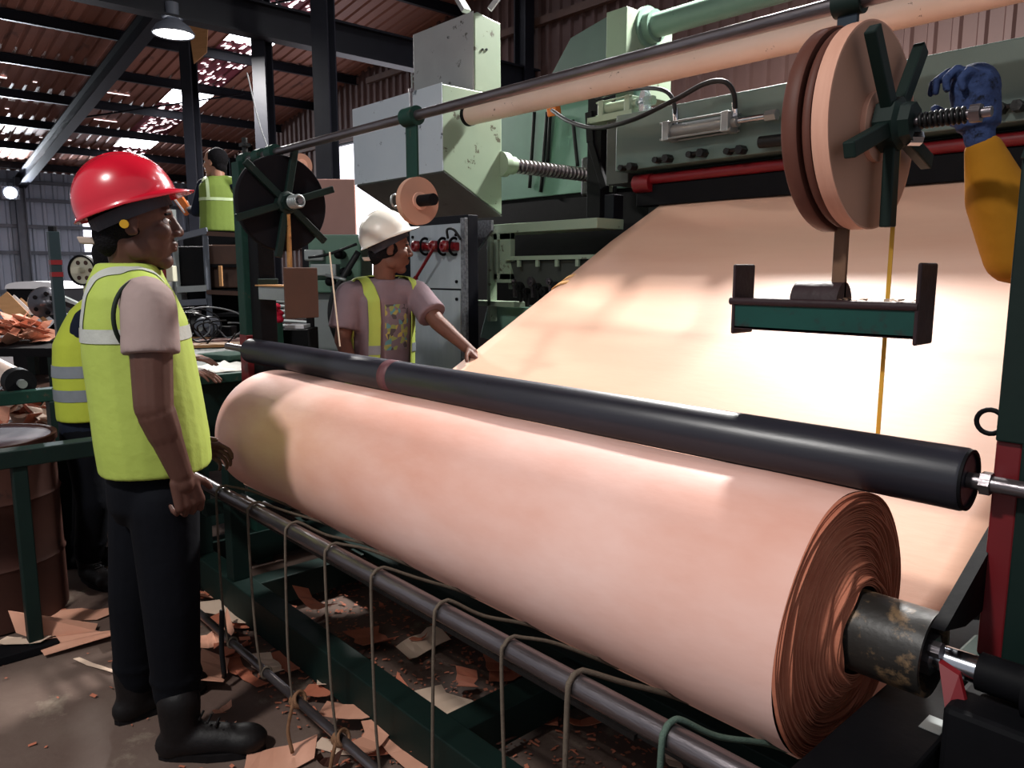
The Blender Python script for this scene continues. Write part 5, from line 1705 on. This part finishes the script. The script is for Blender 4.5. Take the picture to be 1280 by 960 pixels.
MB().cyl((pp.x, pp.y, zt_), (pp.x, pp.y, zt_ + .025), .02, 8).build('cap', 'black', t)
for py in (328, 343):
    z_ = W(72, py, D=3.92).z
    MB().box((pp.x - .0262, pp.y - .0262, z_ - .012), (pp.x + .0262, pp.y + .0262, z_ + .012)).build('red_band', 'red', t)

dc = W(-32, 545, D=3.15)
t = thing('brown_drum', 'rusty brown drum standing under the trestle at the left edge', 'drum', (dc.x, dc.y, 0))
MB().lathe((dc.x, dc.y, 0), (0, 0, 1), [(0, .26), (.01, .285), (.25, .285), (.265, .293), (.28, .285), (.52, .285), (.535, .293), (.55, .285), (dc.z - .04, .285), (dc.z - .03, .295), (dc.z - .005, .295), (dc.z - .005, .28), (dc.z - .03, .275)], 40).build('drum_shell', 'drum', t, 2)
MB().cyl((dc.x, dc.y, dc.z - .045), (dc.x, dc.y, dc.z - .012), .272, 40).build('drum_lid', mat('plum_lid', '#4b3a40', '#5a474c', rough=.6, scale=5), t)

a, b = W(30, 484, D=3.7), W(-330, 330, D=7.2)
a = V((-4.22, .66, .935)); b = V((-6.2, .52, 1.05))
t = thing('conveyor_roller', 'cream roller with a black end cap above the trestle', 'roller', a - Z * .06)
MB().cyl(a, b, .058, 24).build('roller_tube', mat('cream_roller', '#c9b3a6', '#b9a396', rough=.45, scale=5), t, 2)
MB().cyl(a + (a - b).normalized() * .05, a + (a - b).normalized() * -.03, .066, 24).build('end_cap', 'black', t, 2)
MB().cyl(a + (a - b).normalized() * .08, a, .02, 12).build('axle', 'alu', t, 2)

def scrap_mesh(L, Wd, seed, bend=.03, name='veneer_scrap', skew=.3, n=5):
    r = random.Random(seed)
    vs = []
    for i in range(n + 1):
        u = i / n - .5
        wob = [r.uniform(-.12, .12) * Wd for _ in range(2)]
        for j, k in enumerate((-.5, .5)):
            x = u * L + skew * k * Wd + (r.uniform(-.06, .06) * L if i in (0, n) else 0)
            vs.append(V((x, k * Wd + wob[j], 0)))
    c = r.uniform(-1, 1)
    for v in vs:
        v.z = .004 + bend * (1 + c * v.x / L) * (4 * (v.x / L) ** 2) * .5 + bend * .4 * abs(v.y / Wd)
    fs = [(2 * i, 2 * i + 2, 2 * i + 3, 2 * i + 1) for i in range(n)]
    top = [v + Z * .002 for v in vs]
    m = len(vs)
    fs2 = [tuple(m + q for q in f) for f in fs]
    rim = [2 * i for i in range(n + 1)] + [2 * i + 1 for i in range(n, -1, -1)]
    side = [(rim[k], rim[(k + 1) % len(rim)], m + rim[(k + 1) % len(rim)], m + rim[k]) for k in range(len(rim))]
    return MB().add(vs + top, [f[::-1] for f in fs] + fs2 + side).mesh(name)

def scrap(px, py, L, Wd, deg, m, label, z=0., seed=1, bend=.03, group='veneer scraps on the floor', skew=.3, tilt=(0, 0)):
    p = W(px, py, Z=z)
    o = link('veneer_scrap', scrap_mesh(L, Wd, seed, bend, skew=skew), m)
    o.location = p
    o.rotation_euler = (tilt[0], tilt[1], math.radians(deg))
    return tag(o, label, 'veneer scrap', group)

heading = math.degrees(math.atan2(RIGHT.y, RIGHT.x))          # picture right, on the floor
scrap(93, 771, .30, .12, heading + 4, 'scrap', 'flat rectangular pink scrap on the floor left of the dark trousers', 0, 1, .01, skew=.5)
scrap(90, 805, .20, .22, heading - 25, 'scrap', 'torn hourglass shaped scrap by the trestle leg', 0, 8, .05, skew=.6)
scrap(15, 780, .20, .10, heading + 15, 'scrap2', 'dull pink scrap left of the trestle leg', 0, 3, .02)
scrap(118, 797, .24, .05, heading + 20, 'scrap', 'narrow pink strip beside the torn hourglass scrap', 0, 4, .01)
scrap(118, 834, .22, .018, heading - 25, 'scrap3', 'thin pale sliver in front of the torn hourglass scrap', 0, 5, .01)
scrap(30, 803, .16, .05, heading + 5, 'scrap3', 'small white sliver by the trestle foot', .036, 6, .01)
scrap(180, 262 + 560, .16, .07, heading - 60, 'scrap', 'pink scrap between the two black boots', 0, 7, .02)
scrap(262, 748, .16, .10, heading + 70, 'scrap', 'upright pink scrap beside the far end of the low pipe', 0, 21, .06)
scrap(298, 768, .30, .14, heading - 28, 'scrap3', 'large pale scrap on the rubbish by the floor beam', .02, 9, .03)
scrap(300, 784, .22, .08, heading - 8, 'scrap2', 'orange scrap under the large pale scrap', 0, 10, .05)
scrap(265, 808, .16, .12, heading + 40, 'scrap', 'crumpled pink scrap in front of the low pipe', 0, 11, .09)
scrap(285, 818, .12, .06, heading - 50, 'scrap2', 'small orange scrap beside the crumpled pink one', .01, 12, .02)
scrap(315, 852, .14, .04, heading - 40, 'scrap2', 'small dull scrap below the second string', 0, 13, .02)
scrap(395, 765, .20, .05, heading - 40, 'scrap2', 'curled orange strip on the floor beam', .18, 14, .09)
scrap(370, 828, .16, .025, heading + 4, 'scrap2', 'thin orange strip by the low pipe', .02, 15, .02)
scrap(350, 952, .20, .12, heading + 30, 'scrap', 'faded pink scrap in front of the near boot', 0, 16, .015)
scrap(425, 938, .16, .05, heading - 15, 'scrap3', 'pale flat scrap in front of the low pipe', 0, 17, .01)
scrap(450, 893, .22, .08, heading + 8, 'scrap', 'broad pink strip on top of the near scrap pile', .05, 18, .03)
scrap(467, 925, .24, .08, heading + 75, 'scrap', 'long pink strip standing up the near scrap pile', .04, 19, .04)
scrap(500, 935, .30, .10, heading - 48, 'scrap', 'long pink strip sloping down the near scrap pile', .03, 20, .03)
scrap(490, 880, .12, .06, heading + 60, 'scrap2', 'pointed orange scrap behind the near scrap pile', .06, 22, .05)
scrap(508, 900, .18, .05, heading - 30, 'scrap2', 'orange strip on the right of the near scrap pile', .03, 23, .03)
rs = random.Random(12)
for k in range(70):                                           # rubbish under the roll and round the pipes
    y = 1.0 + .75 * rs.random() if k % 4 else .72 + .25 * rs.random()
    x = -3.4 + 2.9 * rs.random()
    L = .06 + .16 * rs.random() ** 2
    asp = rs.uniform(.25, .7)
    o = link('veneer_scrap', scrap_mesh(L, L * asp, 100 + k, rs.uniform(.01, .05)), ['scrap', 'scrap2', 'scrap2', 'scrap3'][k % 4] if k % 7 else 'drum')
    o.location = (x, y, .002 + .03 * rs.random())
    o.rotation_euler = (rs.uniform(-.2, .2), rs.uniform(-.2, .2), rs.random() * 6.3)
    j = min(range(len(sx)), key=lambda q: abs(sx[q] - x))
    tag(o, '%s %s %s %s by the %s string' % ('tiny' if L < .08 else 'small' if L < .12 else 'long' if L < .17 else 'large', ['pink', 'rust orange', 'rust orange', 'pale'][k % 4] if k % 7 else 'dark brown', 'strip' if asp < .38 else 'flake' if asp < .54 else 'squarish piece',
        'in front of the low pipe' if y < .95 else 'between low pipe and floor beam' if y < 1.15 else 'under the roll' if y < 1.45 else 'far beneath the roll', ORD[j]), 'veneer scrap', 'litter of scraps under the roll')
mb = MB()
for k in range(2200):
    near = rs.random()
    if near < .97: x, y = -3.3 + 3.0 * rs.random(), 1.0 + .8 * rs.random()
    else: x, y = -3.6 + 2.6 * rs.random(), .35 + .6 * rs.random()
    a = rs.random() * 6.3
    l, w_ = .003 + .010 * rs.random() ** 2, .002 + .004 * rs.random()
    d, e = V((math.cos(a), math.sin(a), rs.uniform(-.3, .3))) * l, V((-math.sin(a), math.cos(a), rs.uniform(-.3, .3))) * w_
    c = V((x, y, .005 + .006 * rs.random()))
    mb.add([c - d - e, c + d - e, c + d + e, c - d + e], [(0, 1, 2, 3)])
o = tag(mb.build('wood_chips', 'scrap2'), 'fine red-brown wood chips strewn over the floor', 'wood chips', None, 'stuff')

def heap(px, py, g, wd, dp, ht, n, label, group, seed, mats, base_z, tl):
    r = random.Random(seed)
    c = G(px, py, g)
    for k in range(n):
        u, v = r.uniform(-1, 1), r.uniform(-1, 1)
        h = ht * max(0, 1 - u * u) * max(0.1, 1 - v * v * .8)
        L = r.uniform(.12, .32)
        asp = r.uniform(.3, .7)
        o = link('veneer_scrap', scrap_mesh(L, L * asp, seed * 50 + k, r.uniform(.02, .09)), mats[k % len(mats)])
        o.location = V((c.x, c.y, base_z)) + RIGHT * u * wd + fwh * v * dp + Z * (h * r.uniform(.6, 1) + .003)
        o.rotation_euler = (r.uniform(-.5, .5), r.uniform(-.5, .5), r.random() * 6.3)
        m_ = mats[k % len(mats)]
        tag(o, '%s %s %s %s %s' % ('short' if L < .18 else 'medium' if L < .25 else 'long', {'scrap': 'pink', 'scrap2': 'rust orange', 'scrap3': 'pale'}[m_], 'strip' if asp < .43 else 'flake' if asp < .56 else 'squarish piece', ('left front of' if v < 0 else 'left back of') if u < -.35 else ('right front of' if v < 0 else 'right back of') if u > .35 else 'front middle of' if v < 0 else 'back middle of', label), 'veneer scrap', group)
ht_z = G(30, 432, 5.6).z
t = thing('scrap_table', 'dark table with a heap of veneer scraps behind the cream roller', 'table', V((G(10, 432, 5.6).x, G(10, 432, 5.6).y, 0)))
c, x, y, z = gbox(-60, 429, 66, 437, 5.4, .9)
MB().obox(V((c.x, c.y, ht_z - .03)), x, y, Z * .03).build('table_top', 'black', t)
for i in (-1, 1):
    for j in (-1, 1): MB().obox(V((c.x, c.y, (ht_z - .06) / 2)) + x * .92 * i + y * .9 * j, RIGHT * .03, fwh * .03, Z * (ht_z - .06) / 2).build('leg', 'dgreen', t)
MB().obox(V((c.x, c.y, ht_z - .32)), x * .95, y * .9, Z * .015).build('low_shelf', 'brown', t)
heap(5, 425, 5.85, .36, .3, .16, 60, 'the heap on the dark table', 'scraps heaped on the dark table', 5, ['scrap', 'scrap2', 'scrap'], ht_z, 0)
heap(30, 520, 5.05, .5, .26, .10, 60, 'the heap in the pale bin', 'scraps heaped behind the trestle', 6, ['scrap', 'scrap3', 'scrap2'], G(30, 528, 5.2).z, 0)
c, x, y, z = gbox(-60, 526, 90, 540, 4.75, .6)
zz = G(30, 528, 5.2).z
tag(MB().obox(V((c.x, c.y, zz / 2)), x, y, Z * zz / 2).build('scrap_bin', 'white', None, 0, .01), 'low pale bin full of scraps behind the trestle', 'bin')
for k in range(4):
    p, q = G(2 + 9 * k, 372 + 4 * k, 6.9), G(36 + 8 * k, 408, 6.4)
    tag(MB().bar(p, q, .14, .025, -fwh + Z * .6).build('leaning_plank', 'wood' if k in (0, 2) else 'white'), ['tan plank leaning first from the left by the grey disc', 'pale plank second from the left by the grey disc', 'tan plank third from the left by the grey disc', 'pale plank touching the grey disc'][k], 'plank', 'planks leaning by the grey disc')

t = thing('disc_grinder', 'grey metal disc on a dark machine behind the banded post', 'machine', V((G(58, 400, 6.5).x, G(58, 400, 6.5).y, 0)))
c = G(56, 379, 6.5)
ax_ = (-fwh + RIGHT * .25).normalized()
MB().lathe(c + ax_ * -.05, ax_, [(0, .12), (0, .135), (.03, .14), (.05, .13), (.065, .06), (.09, .04), (.10, .02)], 32).build('disc', 'silver', t, 2)
for k in range(5):
    a = 2 * PI * k / 5
    p = c + RIGHT * .085 * math.cos(a) + Z * .085 * math.sin(a) + ax_ * .012
    MB().cyl(p, p + ax_ * .02, .018, 10).build('hole', 'black', t)
MB().obox(V((c.x, c.y, (c.z - .1) / 2)) + fwh * .15, RIGHT * .2, fwh * .15, Z * (c.z - .1) / 2).build('pedestal', 'black', t, 0, .01)
MB().bar(G(66, 372, 6.3), G(118, 392, 5.9), .05, .04).build('arm', 'black', t)
MB().bar(G(72, 368, 6.6), G(112, 386, 6.2), .03, .02).build('arm', 'alu', t)

t = thing('band_wheel', 'cream spoked wheel with six holes and a black tyre by the far window', 'wheel machine', V((G(105, 380, 7.6).x, G(105, 380, 7.6).y, 0)))
c = G(106, 338, 7.6)
ax_ = (-fwh - RIGHT * .15).normalized()
MB().lathe(c, ax_, [(0, .132), (0, .150), (.05, .150), (.05, .132)], 40, True).build('tyre', 'black', t, 2)
MB().lathe(c, ax_, [(.01, .0), (.01, .134), (.035, .134), (.03, .03), (.05, .0)], 40).build('wheel_face', 'creamwheel', t, 2)
xx, yy, _ = MB().frame(ax_)
for k in range(6):
    a = 2 * PI * k / 6
    p = c + (xx * math.cos(a) + yy * math.sin(a)) * .085 + ax_ * .028
    MB().cyl(p, p + ax_ * .008, .022, 12).build('hole', 'brown', t)
MB().cyl(c, c + ax_ * .12, .03, 12).obox(c + ax_ * .13, RIGHT * .035, fwh * .02, Z * .03).build('hub', 'creamwheel', t, 2)
MB().obox(c + fwh * .08 - Z * .28, RIGHT * .05, fwh * .05, Z * .25).build('neck', 'creamwheel', t, 0, .006)
MB().obox(V((c.x, c.y, (c.z - .45) / 2)) + fwh * .1, RIGHT * .28, fwh * .2, Z * (c.z - .45) / 2).build('base', 'steel2', t, 0, .01)
t = thing('white_cover', 'white rounded machine cover left of the banded post, under the far window wall', 'machine cover', V((G(40, 380, 9).x, G(40, 380, 9).y, 0)))
c = G(40, 361, 9.2)
mb = MB()
pr = [V((0, 0, 0)) + RIGHT * (.33 * math.cos(a)) + Z * (.09 * math.sin(a) ** .6 if math.sin(a) > 0 else 0) for a in [PI * k / 10 for k in range(11)]]
mb.prism([c + p for p in pr], fwh * .6)
mb.build('cover', 'white', t, 2)
MB().obox(V((c.x, c.y, c.z / 2)) + fwh * .3, RIGHT * .32, fwh * .28, Z * c.z / 2).build('machine_body', 'black', t)
t = thing('white_machine', 'white machine with a red block seen past the red helmet wearer\'s chin', 'machine', V((G(203, 380, 6.4).x, G(203, 380, 6.4).y, 0)))
c, x, y, z = gbox(192, 345, 214, 380, 6.4, .3)
MB().obox(V((c.x, c.y, c.z / 2)), x, y, Z * (c.z / 2 + .1)).build('body', 'white', t, 0, .01)
c, x, y, z = gbox(197, 327, 205, 350, 6.35, .05)
MB().obox(c, x, y, z).build('red_block', 'red', t, 0, .005)
c, x, y, z = gbox(208, 332, 216, 352, 6.3, .08)
MB().obox(c, x, y, z).build('cream_block', 'creamwheel', t, 0, .008)
c, x, y, z = gbox(186, 334, 198, 340, 6.4, .05)
MB().obox(c, x, y, z).build('rail', 'white', t)
c, x, y, z = gbox(184, 372, 216, 410, 6.2, .5)
MB().obox(V((c.x, c.y, c.z / 2)), x, y, Z * (c.z / 2)).build('bench', 'black', t)
